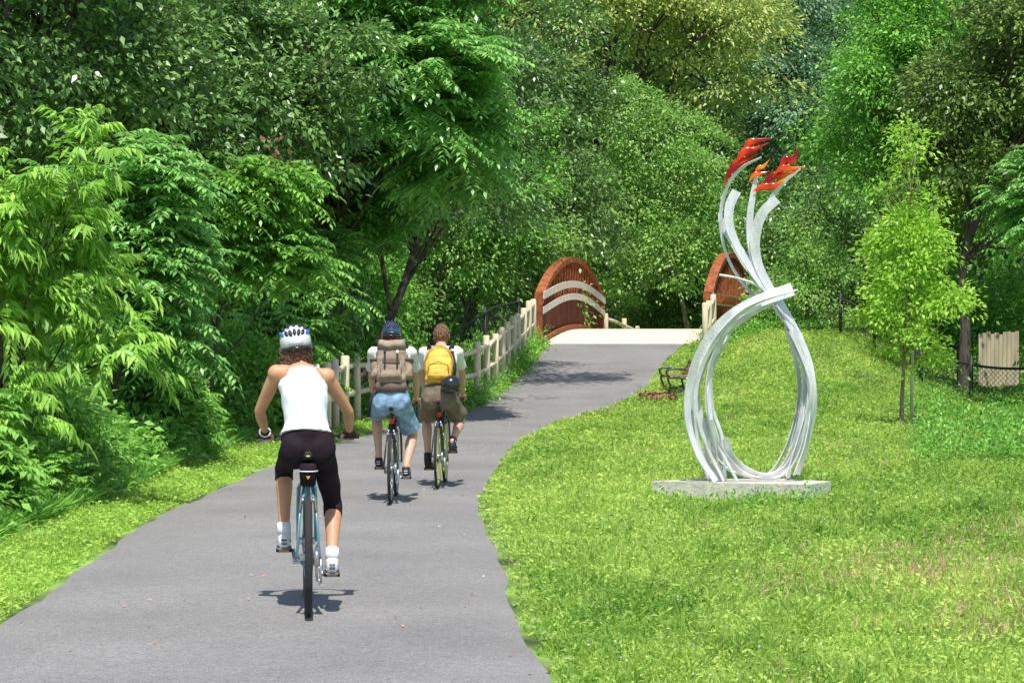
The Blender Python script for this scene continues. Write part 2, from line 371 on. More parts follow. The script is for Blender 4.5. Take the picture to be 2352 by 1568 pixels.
bp0=px(2294,862,57); r0=empty('board_fence',bp0,R_(-6),'pale tan vertical board fence glimpsed beside the straight trunk at the right edge','fence')
b=MB()
for i in range(10): b.box((-.45+i*.1,0,.40+random.uniform(-.05,.05)),(.092,.025,1.35))
b.build('board_panel',M['board'],r0,False)
for z in(.25,.85): b=MB(); b.box((0,.045,z),(1.0,.05,.07)); b.build('rail',M['board'],r0,False)
# ---------------------------------------------------------------- foliage core (numpy)
def nrm(a): return a/np.maximum(np.linalg.norm(a,axis=-1,keepdims=True),1e-9)
def mk(P,D,N,L,W,tint,droop=.12):
    D=nrm(D); S=nrm(np.cross(D,N)); N2=np.cross(S,D); L=np.broadcast_to(np.asarray(L,float),(len(P),)).reshape(-1,1); W=np.broadcast_to(np.asarray(W,float),(len(P),)).reshape(-1,1)
    mid=P+D*L*.42; up=np.array([[0,0,1.]])
    V=np.stack([P,mid+S*W/2+N2*W*.12,P+D*L-up*L*droop,mid-S*W/2+N2*W*.12],1)
    return V,np.clip(tint,0,1)
def leafobj(name,parts,m,parent=None,origin=(0,0,0)):
    V=np.concatenate([p[0] for p in parts]); T=np.concatenate([p[1] for p in parts]); n=len(V)
    V=(V-np.array(origin)).reshape(-1,3).astype(np.float32)
    me=bpy.data.meshes.new(name); me.vertices.add(n*4); me.vertices.foreach_set('co',V.ravel())
    me.loops.add(n*4); me.loops.foreach_set('vertex_index',np.arange(n*4,dtype=np.int32)); me.polygons.add(n)
    me.polygons.foreach_set('loop_start',np.arange(0,n*4,4,dtype=np.int32))
    me.update(calc_edges=True); a=me.attributes.new('tint','FLOAT','FACE'); a.data.foreach_set('value',T.astype(np.float32))
    return link(name,me,m,parent)
def n3(P,f,ph=0):
    x,y,z=(P*f).T; return (np.sin(x*1.3+np.sin(z*1.1+ph)*1.4+ph)+np.sin(y*1.2+x*.5+ph*2)+np.sin(z*1.7+np.sin(x*.9)*1.3-ph))/2.2
def shell(rng,blobs,K,inner=.2,flat=1,wild=1.0):
    B=np.array(blobs,float); w=(B[:,3]*B[:,5])**1.1; w/=w.sum(); out=[];outd=[]; ph=rng.uniform(0,6); fr=2.5/max(.5,B[0,3])**.6
    while sum(len(o) for o in out)<K:
        k=rng.choice(len(B),size=K,p=w); d=nrm(rng.normal(size=(K,3))); d[:,2]=np.where(d[:,2]<-.5,-d[:,2],d[:,2])
        inn=rng.random(K)<inner; r=np.where(inn,rng.uniform(.3,.8,K),rng.uniform(.82,1.05,K))
        P=B[k,:3]+d*B[k,3:6]*r[:,None]; nz=n3(P,fr,ph); P=P+d*B[k,3:6]*(nz*.28*wild)[:,None]; q=np.full(K,9.)
        for i,bb in enumerate(B):
            dd=np.linalg.norm((P-bb[:3])/bb[3:6],axis=1); dd[k==i]=9; q=np.minimum(q,dd)
        ok=((q>.7)|(rng.random(K)<.12))&((nz>-.3*wild)|inn|(rng.random(K)<.12)); out.append(P[ok]); outd.append(d[ok])
    return np.concatenate(out)[:K],np.concatenate(outd)[:K]
UP=np.array([0,0,1.])
def f_broad(rng,C,O,n,cr,ls,ws=.52,tv=.5):
    K=len(C); off=rng.normal(size=(K,n,3))*np.array([.5,.5,.24])*(cr*rng.uniform(.55,1.5,(K,1,1)))
    off+=O[:,None]*np.abs(rng.normal(size=(K,n,1)))*cr*.35
    off[...,2]-=.35*(off[...,0]**2+off[...,1]**2)/cr
    P=(C[:,None]+off).reshape(-1,3); o=np.repeat(O,n,0); of=off.reshape(-1,3)
    D=nrm(of)*.8+o*.5+rng.normal(size=P.shape)*.5-UP*.25; N=UP*.7+o*.65+rng.normal(size=P.shape)*.6
    L=ls*rng.uniform(.45,1.2,len(P)); t=np.repeat(rng.random(K),n)*tv+rng.random(len(P))*(1-tv)
    return mk(P,D,N,L,L*ws,t)
def f_frond(rng,C,O,nf,fl,ll,lw,pairs=9):
    K=len(C)*nf; P=np.repeat(C,nf,0)+rng.normal(size=(K,3))*.08; o=np.repeat(O,nf,0)
    a=rng.uniform(0,2*np.pi,K); D=np.stack([np.cos(a),np.sin(a),rng.uniform(-.05,.5,K)],1)+o*.8; D=nrm(D)
    L=fl*rng.uniform(.6,1.2,K); S=nrm(np.cross(D,UP)); out=[]; base_t=np.repeat(rng.random(len(C)),nf)*.4+rng.random(K)*.25
    for i in range(pairs+1):
        t=(i+.6)/(pairs+.6); Q=P+D*(L*t)[:,None]-UP*(L*.45*t*t)[:,None]; T=nrm(D-UP*(.9*t))
        sc=ll*(1-.45*abs(t-.45)*1.3)
        for sg in((1,-1) if i<pairs else (0,)):
            dd=T*(.35 if sg else 1)+S*sg*.85-UP*.28+rng.normal(size=(K,3))*.1
            out.append(mk(Q,dd,UP+rng.normal(size=(K,3))*.25,sc*rng.uniform(.85,1.1,K),lw,base_t+rng.random(K)*.35,.1))
    return (np.concatenate([x[0] for x in out]),np.concatenate([x[1] for x in out]))
def f_droop(rng,C,O,n,tl,ll,lw):
    K=len(C); D=nrm(O+np.array([0,0,.25])+rng.normal(size=(K,3))*.45); L=tl*rng.uniform(.6,1.3,K); out=[]; bt=rng.random(K)*.4
    for i in range(n):
        t=(i+1)/n; Q=C+D*(L*t)[:,None]-UP*(L*.38*t*t)[:,None]; T=nrm(D-UP*.8*t); S=nrm(np.cross(T,UP)); sg=1 if i%2 else -1
        out.append(mk(Q,T*.6+S*sg*.6-UP*.55+rng.normal(size=(K,3))*.22,UP*.7+O*.5+rng.normal(size=(K,3))*.3,ll*rng.uniform(.75,1.2,K),lw,bt+rng.random(K)*.6,.2))
    return (np.concatenate([x[0] for x in out]),np.concatenate([x[1] for x in out]))
def autoblobs(rng,c,R,n):
    c=np.array(c); R=np.array(R); B=[(*c,*(R*.60))]; n=int(n*1.6)
    for i in range(n):
        a=2*math.pi*(i+rng.random()*.9)/n*2.9; zz=rng.uniform(-.85,.9); rr=math.sqrt(max(0,1-zz*zz*.8)); k=rng.uniform(.17,.45)
        p=c+R*np.array([math.cos(a)*rr,math.sin(a)*rr,zz])*(rng.uniform(.92,1.2)-k)
        B.append((*p,*(R*k*np.array([1,1,.75]))))
    return B
def trunk(b,base,blobs,tr,lean=0,vert=0):
    c=Vector(blobs[0][:3]); base=Vector(base); m=base.lerp(c,.5)+Vector((lean,0,0))
    if vert: m=Vector((base.x+.05,base.y,vert))
    pts=cat_([base-Vector((0,0,.2)),base.lerp(m,.5)+Vector((lean*.3,.05,0)),m,c],5); k=len(pts)
    b.tube(pts,[tr*(1.25 if i==0 else 1)*(1-.65*i/k) for i in range(k)],10)
    for q in blobs[1:]:
        t=random.uniform(.6 if vert else .5,.95); s=Vector(pts[int(t*(k-1))]); e=Vector(q[:3]); mid=s.lerp(e,.5)+Vector((random.uniform(-.15,.15),random.uniform(-.15,.15),-.1))
        pp=cat_([s,mid,e],4); b.tube(pp,[tr*.28*(1-.75*i/len(pp)) for i in range(len(pp))],6)
        for _ in range(3):
            e2=e+Vector((random.uniform(-1,1)*q[3],random.uniform(-1,1)*q[4],random.uniform(-.3,.9)*q[5]))*.85
            b.tube([tuple(mid.lerp(e,.6)),tuple(mid.lerp(e2,.75)+Vector((0,0,.08))),tuple(e2)],[tr*.13,tr*.09,tr*.04],5)
def tree(seed,name,label,kind,base,c,R,nb,K,n,cr,ls,m,tr=.14,bark='bark',group=None,lean=0,inner=.2,blobs=None,cat='tree',extra=None,vert=0,wild=1.0):
    rng=np.random.default_rng(seed); bz=h1(base[0],base[1]); base=(base[0],base[1],bz)
    B=blobs or autoblobs(rng,c,R,nb); root=empty(name,base,0,label,cat,group); off=tuple(-x for x in base)
    b=MB(off); trunk(b,base,B,tr,lean,vert); b.build('trunk' if cat=='tree' else 'stems',M[bark],root)
    C,O=shell(rng,B,K,inner,wild=wild)
    if kind=='broad': L=f_broad(rng,C,O,n,cr,ls)
    elif kind=='frond': L=f_frond(rng,C,O,n,cr,ls,ls*.30)
    elif kind=='droop': L=f_droop(rng,C,O,n,cr,ls,ls*.27)
    leafobj('crown' if cat=='tree' else 'foliage',[L],M[m],root,base)
    if extra: extra(root,base,C,O,rng)
    return root
def copytree(r,loc,rz,sc,label,group=None):
    q=r.copy(); COL.objects.link(q); q.location=loc; q.rotation_euler=(0,0,rz); q.scale=(sc,sc,sc); q['label']=label
    if group: q['group']=group
    for ch in list(r.children): k=ch.copy(); COL.objects.link(k); k.parent=q
    return q
# main trees ------------------------------------------------------
tree(1,'shrubby_tree','bright green young tree with long drooping leaves at the left edge of the photo','droop',(-4.85,21.3),(-4.75,21.2,1.95),(1.15,1.15,1.75),10,640,22,.42,.15,'cherry',.06,inner=.35,wild=.7)
def deadleaves(root,base,C,O,rng):
    P=np.array([[-3.4+rng.normal()*.10,32.3+rng.normal()*.2,3.9+rng.normal()*.32] for _ in range(70)])
    o=leafobj('dead_leaves',[mk(P,rng.normal(size=P.shape)-UP*1.2,rng.normal(size=P.shape),.11,.05,rng.random(70))],M['dryl'],root,base); o['label']='brown dead leaves hanging on a twig'
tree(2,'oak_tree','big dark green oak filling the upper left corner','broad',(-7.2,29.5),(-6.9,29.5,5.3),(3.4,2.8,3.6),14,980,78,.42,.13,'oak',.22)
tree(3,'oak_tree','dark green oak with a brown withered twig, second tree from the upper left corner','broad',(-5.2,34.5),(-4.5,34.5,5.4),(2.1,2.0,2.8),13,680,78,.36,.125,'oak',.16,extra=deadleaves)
tree(4,'tree_of_heaven','tall tree with long feathery leaves above the two backpack riders','frond',(-3.6,42.5),(-2.45,40,6.0),(2.4,2.3,3.5),14,600,9,.78,.22,'ail',.13,lean=-.2)
tree(5,'young_tree_of_heaven','feathery mid green sapling just right of the bright drooping tree','frond',(-4.9,27.5),(-4.7,27.3,2.2),(1.15,1.2,1.6),8,250,8,.55,.16,'ail',.06)
tree(6,'young_tree_of_heaven','feathery bright green sapling reaching over the verge left of the first rider','frond',(-4.5,33),(-4.1,32.8,2.9),(1.25,1.2,1.3),8,230,8,.6,.17,'under',.06)
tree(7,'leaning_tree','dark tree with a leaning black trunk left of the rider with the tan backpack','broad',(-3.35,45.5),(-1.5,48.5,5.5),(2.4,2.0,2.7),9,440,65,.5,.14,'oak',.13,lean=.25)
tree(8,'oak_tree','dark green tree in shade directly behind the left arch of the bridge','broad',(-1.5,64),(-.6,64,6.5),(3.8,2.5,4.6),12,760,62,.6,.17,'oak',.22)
tree(9,'shrubby_tree','soft green bushy tree just behind the long wooden fence','broad',(-2.3,58),(-1.6,58,3.8),(2.0,1.3,2.8),9,440,60,.42,.12,'soft',.07)
tree(10,'tall_tree','tall yellow green tree with pale flower tips above the bridge','broad',(3.2,77),(3.2,76,11.8),(5.8,3,5.4),18,1050,64,.6,.18,'yel',.26)
tree(11,'soft_leaved_tree','soft light green tree right behind the bridge deck','broad',(5.6,71),(4.7,71,5.6),(2.8,2,3.8),14,720,56,.44,.13,'soft',.09,bark='barkl')
tree(12,'tall_tree','tall grey green hazy tree farthest back, behind the sculpture flames','broad',(12,87),(11.8,87,10.5),(5.2,3,7.0),18,1350,58,.62,.18,'blue',.3)
tree(13,'maple_tree','bright green maple behind the young staked tree','broad',(9.9,55.5),(9.8,55.5,6.9),(1.9,1.5,3.7),13,560,62,.42,.14,'maple',.12)
tree(14,'oak_tree','dark tree with a straight brown trunk near the right edge','broad',(9.94,50),(11.3,50.5,6.3),(2.4,2,3.7),14,900,62,.45,.14,'oakr',.15,vert=3.6)
def conic(x,y,z0,z1,w,k,seed):
    rng=random.Random(seed); B=[(x,y,z0+(z1-z0)*.35,w*.6,w*.6,(z1-z0)*.3)]
    for i in range(k):
        t=i/(k-1); z=z0+(z1-z0)*t; ww=w*(.62+.38*math.sin(math.pi*min(1,t*1.6+.12)) if t<.55 else (1-t)*1.45+.1)
        a=i*2.4; s=rng.uniform(.35,.72); B.append((x+math.cos(a)*ww*s,y+math.sin(a)*ww*s,z+rng.uniform(-.15,.15),max(.13,ww*.4),max(.13,ww*.4),max(.22,(z1-z0)/k)))
    return B
tree(15,'young_tree','slender young tree with bright green leaves standing in the meadow beside a wooden stake','broad',(6.65,38.9),None,None,0,580,20,.24,.10,'young',.045,bark='barkl',blobs=conic(6.78,38.9,1.15,5.1,1.0,20,3),inner=.35,wild=.5)
tree(16,'young_tree','second young tree, sparse and softer green, between the sculpture and the staked tree','broad',(7.3,56),None,None,0,420,20,.32,.10,'soft',.05,bark='barkl',blobs=conic(7.3,56,1.9,5.0,1.35,14,5),inner=.4,wild=.5)
tree(17,'sumac_shrub','feathery green sumac leaning in at the right edge','frond',(11.0,45.5),(10.6,45.5,4.2),(.9,.9,1.3),6,110,7,.55,.16,'ail',.06,cat='shrub')
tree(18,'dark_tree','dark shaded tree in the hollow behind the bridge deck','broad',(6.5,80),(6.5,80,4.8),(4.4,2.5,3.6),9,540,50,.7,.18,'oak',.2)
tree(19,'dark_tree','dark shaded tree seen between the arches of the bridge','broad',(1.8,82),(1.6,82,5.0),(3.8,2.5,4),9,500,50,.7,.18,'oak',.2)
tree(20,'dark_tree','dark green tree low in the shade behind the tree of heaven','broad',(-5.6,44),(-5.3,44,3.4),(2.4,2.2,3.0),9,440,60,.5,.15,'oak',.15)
tree(21,'mid_green_tree','mid green tree to the right of the hazy tree, behind the maple','broad',(15.5,78),(15,78,9),(4.8,2.5,7),14,920,54,.7,.18,'maple',.25)
tree(22,'mid_green_tree','deep green tree behind the second young tree','broad',(9.8,68),(9.6,68,4.0),(2.6,2,2.7),9,440,50,.5,.15,'oak',.12)
tree(23,'dark_shrub','dark leafy bush under the trees right of the straight brown trunk','broad',(13.9,54.5),(13.7,54.5,1.6),(1.2,1.1,1.6),7,220,45,.4,.13,'under',.06,cat='shrub')
tree(24,'leafy_shrub','low green bush on the bank between the sculpture and the wire fence','broad',(7.2,63),(7.3,63,1.9),(1.7,1.2,1.3),7,240,45,.4,.12,'soft',.05,cat='shrub')
tree(25,'leafy_shrub','mid green bush behind the wooden fence, just above the middle rider','broad',(-3.6,53),(-3.6,53,2.3),(1.6,1.3,2.0),8,340,50,.42,.13,'maple',.05,cat='shrub')
tree(26,'feathery_shrub','feathery green bush in the shade behind the first rider','frond',(-4.4,39.5),(-4.2,39.5,2.0),(1.4,1.2,1.7),8,230,8,.55,.16,'ail',.05,cat='shrub')
tree(27,'leafy_shrub','soft green bush beside the left arch of the bridge','broad',(.6,62),(.4,62,3.0),(1.7,1.1,2.3),8,340,50,.4,.12,'soft',.05,cat='shrub')
tree(28,'leafy_shrub','wide dark bush at the bend behind the bridge','broad',(5.6,75),(5.6,75,2.6),(4.0,1.4,2.3),10,520,50,.5,.15,'oak',.06,cat='shrub')
tree(29,'leafy_shrub','tall green bush between the second arch of the bridge and the maple','broad',(8.0,73),(8.2,73,3.6),(1.6,1.4,3.0),8,360,50,.45,.14,'maple',.06,cat='shrub')
tree(30,'leafy_shrub','broad deep green bush behind the wire fence under the maple','broad',(12.5,62),(12.3,62,2.0),(2.6,1.4,2.0),8,420,50,.45,.14,'maple',.06,cat='shrub')
tree(32,'young_tree_of_heaven','feathery sapling hanging over the near end of the wooden fence','frond',(-3.5,42.2),(-2.85,42,3.8),(1.4,.9,1.3),8,160,8,.6,.17,'ail',.05)
tree(34,'soft_leaved_tree','slim mid green tree rising between the tree of heaven and the left arch','broad',(-1.2,58.5),(-.6,59,5.6),(1.8,1.4,2.5),10,420,55,.42,.13,'maple',.08)
tree(35,'dark_tree','dark olive tree filling the upper right corner behind the straight trunk','broad',(14.3,58),(13.9,58,8.2),(3.0,2,4.6),14,760,60,.6,.16,'oakr',.2)
tree(33,'added_shade_tree','added tall tree, its unseen high boughs placed to shade the path before the bridge','broad',(-6.3,42),None,None,0,330,50,.42,.15,'oak',.2,blobs=[(-4.6,42,10.5,2.2,2,1.4),(-2.4,43,10.8,1.3,1,.8),(-.6,43.9,10.4,1.4,.7,.5),(1.2,44.5,10.2,1.3,.75,.5),(2.3,44.9,10.2,.8,.45,.35),(-1.0,40.6,9.9,1.2,.45,.4),(.2,40.9,9.8,.9,.3,.3)],wild=.5)  # tree added with boughs above the view; blobs set to throw shade bands
bgs=[(tree(31,'background_tree','tall dark tree behind the oaks at the far left','broad',(-12,50),(-12,50,8),(4.2,3,7.5),14,1150,52,.75,.20,'oak',.22))]
for i,(x,y,rz,s,lab) in enumerate([(-7,56,1.2,1.0,'tall dark tree behind the tree of heaven'),(-2.5,78,2.4,1.05,'tall dark tree left of the yellow green tree'),(-9.5,70,3.0,1.1,'tall dark tree deep in the woods left of the fence'),(19,66,.6,1.1,'tall dark tree beyond the right edge of the meadow'),(8.5,92,4.0,1.2,'tall dark tree far back between the yellow green tree and the hazy tree')]):
    copytree(bgs[0],(x,y,0),rz,s,lab)
sh=[(-4.75,18.6,.62,.9,'under','low leafy bush at the lower left corner of the woods'),(-4.95,23.8,.75,1.1,'under','leafy bush beneath the bright drooping tree'),(-4.7,29.6,.8,1.15,'under','fern like bush left of the first rider'),(-4.55,35.6,.85,1.5,'under','leafy bush behind the first rider'),(-3.9,38.5,.8,1.2,'under','leafy bush at the near end of the wooden fence')]
for i,(x,y,r,hz,m,lab) in enumerate(sh):
    tree(50+i,'leafy_shrub',lab,'broad' if i%2 else 'frond',(x,y),(x,y,hz*.55),(r,r*1.3,hz*.75),7,230 if i%2 else 130,34 if i%2 else 7,.3,.11 if i%2 else .14,m,.04,cat='shrub')
# ---- stuff: far wood, undergrowth, weeds
rng=np.random.default_rng(99)
K=4200; yf=rng.uniform(96,125,K); C=np.stack([rng.uniform(-40,44,K),yf,rng.uniform(.5,27,K)],1); O=np.tile(nrm(np.array([[0,-1,.5]])),(K,1))
tag(leafobj('far_woods',[f_broad(rng,C,O,45,1.9,.6,.6,.7)],M['far']),kind='stuff',label='far off dark woods closing the view behind all the trees',cat='woods')
K=2600; Y=rng.uniform(16,62,K); X=-4.25-np.abs(rng.normal(size=K))*2.2; X=np.where(Y>36,Lx(Y)-1.7-np.abs(rng.normal(size=K))*2.2,X)
Z=H(X,Y)+rng.uniform(.05,.55,K)*np.clip((-(X+3.7))*.8+.3,.3,1.6)
C=np.stack([X,Y,Z],1); O=nrm(np.stack([np.full(K,.35),np.full(K,-.35),np.ones(K)],1))
K2=700; Y2=rng.uniform(16,40,K2); X2=-4.1-rng.random(K2)*.6; C2=np.stack([X2,Y2,H(X2,Y2)+rng.uniform(.1,.35,K2)],1)
K3=900; Y3=rng.uniform(57,95,K3); X3=rng.uniform(-10,26,K3); ok=~((X3>.5)&(X3<8)&(Y3<72)); X3=X3[ok];Y3=Y3[ok]; C3=np.stack([X3,Y3,H(X3,Y3)+rng.uniform(.1,.8,len(X3))],1)
n=26000; Yt=rng.uniform(15.5,40,n); Xt=-4.0-np.abs(rng.normal(size=n))*.28; Pt=np.stack([Xt,Yt,H(Xt,Yt)],1); Dt=np.stack([rng.normal(size=n)*.35+.18,rng.normal(size=n)*.35,np.ones(n)],1)
tag(leafobj('undergrowth',[f_broad(rng,C,O,34,.3,.12,.6),f_frond(rng,C2,np.tile(UP,(K2,1)),5,.3,.1,.03,6),f_broad(rng,C3,np.tile(UP,(len(C3),1)),40,.7,.2,.6),mk(Pt,Dt,rng.normal(size=(n,3)),rng.uniform(.18,.42,n),.016,rng.random(n),.3)],M['under']),kind='stuff',label='leafy undergrowth along the edge of the woods',cat='undergrowth')
fp=cat_(FL,40)[:,:2]; K=260; k=rng.integers(60,len(fp),K); C=np.stack([fp[k,0]+rng.normal(size=K)*.16+.05,fp[k,1]+rng.normal(size=K)*.3,np.zeros(K)],1); C[:,2]=H(C[:,0],C[:,1])+rng.uniform(.02,.32,K)
K2=190; Xb=rng.uniform(4.5,7.6,K2); Yb=rng.uniform(54.5,57.6,K2); Cb=np.stack([Xb,Yb,H(Xb,Yb)+rng.uniform(.02,.28,K2)],1)
K3=560; Yc=rng.uniform(27,50,K3); Xc=rng.uniform(.165,.25,K3)*Yc+.4; Cc=np.stack([Xc,Yc,H(Xc,Yc)+rng.uniform(.02,.22,K3)],1)
K4=60; Xd=rng.uniform(1.35,3.3,K4); Yd=rng.uniform(21.9,22.4,K4); Cd=np.stack([Xd,Yd,H(Xd,Yd)+rng.uniform(.01,.07,K4)],1)
Call=np.concatenate([C,Cb,Cc]); tag(leafobj('tall_weeds',[f_broad(rng,Call,np.tile(UP,(len(Call),1)),26,.24,.08,.5),f_broad(rng,Cd,np.tile(UP,(K4,1)),20,.14,.05,.4)],M['maple']),kind='stuff',label='tall leafy weeds by the fence, bridge and meadow edge',cat='weeds')
# ---- grass
SL=[px(1495,1108,23.0),px(1640,1112,22.75),px(1858,1117,22.45),px(1908,1101,22.95),px(1800,1098,23.4),px(1600,1098,23.35)]
def sn(x,y): return .5+.25*np.sin(x*1.7+np.sin(y*1.1)*1.5)+.25*np.sin(y*.9-x*.8+np.sin(x*2.3+1))
def grass(n,y0,y1,xl,xr,pw,hs,seed,lf=.5,cl=0):
    rng=np.random.default_rng(seed); Yg=np.linspace(y0,y1,400); w=np.maximum(xr(Yg)-xl(Yg),0)*(Yg)**(-pw); cdf=np.cumsum(w); cdf/=cdf[-1]
    Y=np.interp(rng.random(n),cdf,Yg); X=xl(Y)+(xr(Y)-xl(Y))*rng.random(n); X+=.04*np.sin(Y*9)*(X-xl(Y)<.1)
    # pull a share of the blades into tufts
    nc=2600; ci=rng.integers(0,n,nc); k=rng.integers(0,nc,n); tf=rng.random(n)<cl; near=np.argsort(Y[ci]); cs=ci[near]; idx=np.clip(np.searchsorted(Y[cs],Y)+rng.integers(-3,4,n),0,nc-1); tx,ty=X[cs][idx],Y[cs][idx]
    rr=.03+.004*Y; X=np.where(tf,tx+rng.normal(size=n)*rr,X); Y=np.where(tf,ty+rng.normal(size=n)*rr*1.3,Y); tb=np.where(tf,rng.random(nc)[idx],.3)
    ok=~((np.abs(X-2.35)<.85)&(np.abs(Y-22.95)<.42))&(X>xl(Y)-.04); X=X[ok];Y=Y[ok];tf=tf[ok];tb=tb[ok]; n=len(X)
    P=np.stack([X,Y,H(X,Y)-.01],1); s=sn(X*.6,Y*.35); s2=sn(X*4+3,Y*3); s3=sn(X*2.7+9,Y*1.3+4); e=np.minimum(np.minimum(X-xl(Y),.5),np.minimum(xr(Y)-X+.1,.5))*2
    L=hs*(.40+.7*s2+np.where(tf,.7*tb,0))*rng.uniform(.5,1.35,n)*(.4+.6*np.clip(e,0,1)); D=UP+rng.normal(size=(n,3))*np.array([.5,.5,.1]); N=rng.normal(size=(n,3)); N[:,2]*=.3
    cool=sstep(0.12,.24,X/Y)*sstep(18,34,Y)*.22
    t=.02+.22*s+.22*s3+rng.random(n)*.62-cool-np.where(tf,.22*tb,0)
    g=mk(P,D,N,L,(.004+.00032*Y)*rng.uniform(.6,1.5,n),t,.18)
    m=int(n*lf); i=rng.choice(n,m,replace=False); P2=P[i]+np.stack([np.zeros(m),np.zeros(m),rng.uniform(.1,.95,m)*L[i]],1); a=rng.uniform(0,6.28,m)
    D2=np.stack([np.cos(a),np.sin(a),rng.uniform(-.1,.9,m)],1); ll=(.018+.0008*Y[i])*rng.uniform(.5,1.8,m)
    g2=mk(P2,D2,UP+rng.normal(size=(m,3))*.5,ll,ll*.4,-.02+.25*s[i]+.2*s3[i]+rng.random(m)*.6-cool[i]-np.where(tf[i],.2*tb[i],0))
    return [g,g2],P,L,rng
g,P,L,rg=grass(600000,9.3,57.5,lambda Y:Rx(Y)-.02,lambda Y:np.minimum(Rx(Y)+9,.245*Y+1.2),1.25,.125,5,.42,.3)
tag(leafobj('meadow_grass',g,M['grass']),kind='stuff',label='rough sunlit meadow grass right of the path',cat='grass')
g,P1,L1,_=grass(150000,9.3,56.5,lambda Y:np.where(Y<36,-4.5,Lx(Y)-1.6),lambda Y:Lx(Y)+.03,1.1,.12,6)
tag(leafobj('verge_grass',g,M['verge']),kind='stuff',label='narrow grass verge between the path and the woods',cat='grass')
i=rg.choice(len(P),140000,replace=False); Q=P[i]; kk=((sn(Q[:,0]*.8+5,Q[:,1]*.5)>.6)&(Q[:,0]>1.2)&(rg.random(len(Q))<.16))|((np.abs(Q[:,1]-15.5-1.2*np.sin(Q[:,0]*2))<2.4)&(Q[:,0]>1.8+.3*np.sin(Q[:,1]*2))&(rg.random(len(Q))<.55*sn(Q[:,0]*3,Q[:,1]*2)+.1)); Q=Q[kk]; n=len(Q)
M['dryst']=leafmat('dry_stem',(.48,.25,.16),(.88,.62,.42),.2); M['flower']=leafmat('flower',(.5,.42,.6),(.85,.8,.85),.3)
tag(leafobj('dry_grass_stems',[mk(Q,UP+rg.normal(size=(n,3))*.35,rg.normal(size=(n,3)),rg.uniform(.08,.19,n),.004+.00022*Q[:,1],rg.random(n))],M['dryst']),kind='stuff',label='reddish dry grass stems scattered through the meadow',cat='dry grass')
Q=P[rg.choice(len(P),1500,replace=False)]; Q=Q[(Q[:,1]<24)]; Q[:,2]+=.11; n=len(Q)
tag(leafobj('meadow_flowers',[mk(Q,rg.normal(size=(n,3)),UP+rg.normal(size=(n,3))*.4,.015,.013,rg.random(n))],M['flower']),kind='stuff',label='tiny pale wildflowers dotted in the near meadow',cat='flowers')
n=170; Y=rg.uniform(10.8,50,n); X=Lx(Y)+(Rx(Y)-Lx(Y))*rg.random(n)**.7; Z=sm(Y,ZY,ZZ)+PO+.006
a=rg.uniform(0,6.28,n)
tag(leafobj('fallen_leaves',[mk(np.stack([X,Y,Z],1),np.stack([np.cos(a),np.sin(a),np.zeros(n)+.25],1),UP+rg.normal(size=(n,3))*.3,.035,.022,rg.random(n),0)],M['dryst']),kind='stuff',label='few dry leaves fallen on the asphalt path',cat='fallen leaves')
n=420; Y=np.where(rg.random(n)<.7,rg.uniform(14,25,n),rg.uniform(10.5,45,n)); X=Rx(Y)+rg.normal(size=n)*.04; Z=sm(Y,ZY,ZZ)+PO+.004
M['grav']=leafmat('gravel',(.10,.085,.07),(.32,.28,.23),0)
tag(leafobj('edge_gravel',[mk(np.stack([X,Y,Z],1),rg.normal(size=(n,3))*[1,1,.2],UP+rg.normal(size=(n,3))*.5,.018,.016,rg.random(n),0)],M['grav']),kind='stuff',label='loose gravel crumbs along the right edge of the asphalt',cat='gravel')
n=900; a=rg.uniform(0,6.28,n); r=np.sqrt(rg.random(n)); X=2.88+.40*r*np.cos(a); Y=44.9+.8*r*np.sin(a)
o=leafobj('mulch',[mk(np.stack([X,Y,H(X,Y)+.06+.04*rg.random(n)],1),rg.normal(size=(n,3))*[1,1,.3],UP+rg.normal(size=(n,3))*.4,.08,.045,rg.random(n),0)],M['mulch']); tag(o,kind='stuff',label='reddish mulch patch in front of the bench',cat='mulch')
b=MB(); b.tube([(0,0,-.2),(0.01,0,.9),(0.02,0,1.35)],[.03,.03,.028],8)
o=b.build('stake',M['wood']); o.location=(6.95,39.6,h1(6.95,39.6)); tag(o,'pale wooden stake beside the trunk of the young tree','stake')
# ---------------------------------------------------------------- bench
bx,by=3.37,45.3; bn=empty('park_bench',(bx,by,h1(bx,by)+.03),R_(1.5),'small park bench with brown slats and black metal arms beside the path','bench')
b=MB()
for i in range(4): b.rbox((-.2+i*.11,.75,.42-.004*i),(.09,1.5,.035),.01)
b.build('seat',M['slat'],bn,False); b=MB()
for i in range(4): b.rbox((.2+.045*i,.75,.47+i*.075),(.035,1.5,.065),.01,Matrix.Rotation(R_(24),4,'Y'))
b.build('backrest',M['slat'],bn,False)
for y in(-.02,1.52):
    b=MB(); b.tube(cat_([(-.3,y,0),(-.22,y,.2),(-.26,y,.39),(0,y,.385),(.15,y,.40),(.26,y,.56),(.34,y,.74)],5),.022,8); b.tube(cat_([(.3,y,0),(.2,y,.18),(.15,y,.39)],5),.022,8)
    b.tube([(-.22,y,.2),(.0,y,.16),(.2,y,.2)],.014,6); b.build('leg',M['fblack'],bn)
    b=MB(); b.tube(cat_([(-.24,y,.4),(-.3,y,.5),(-.24,y,.56),(-.05,y,.57),(.12,y,.54),(.25,y,.56)],5),.02,8); b.build('armrest',M['fblack'],bn)
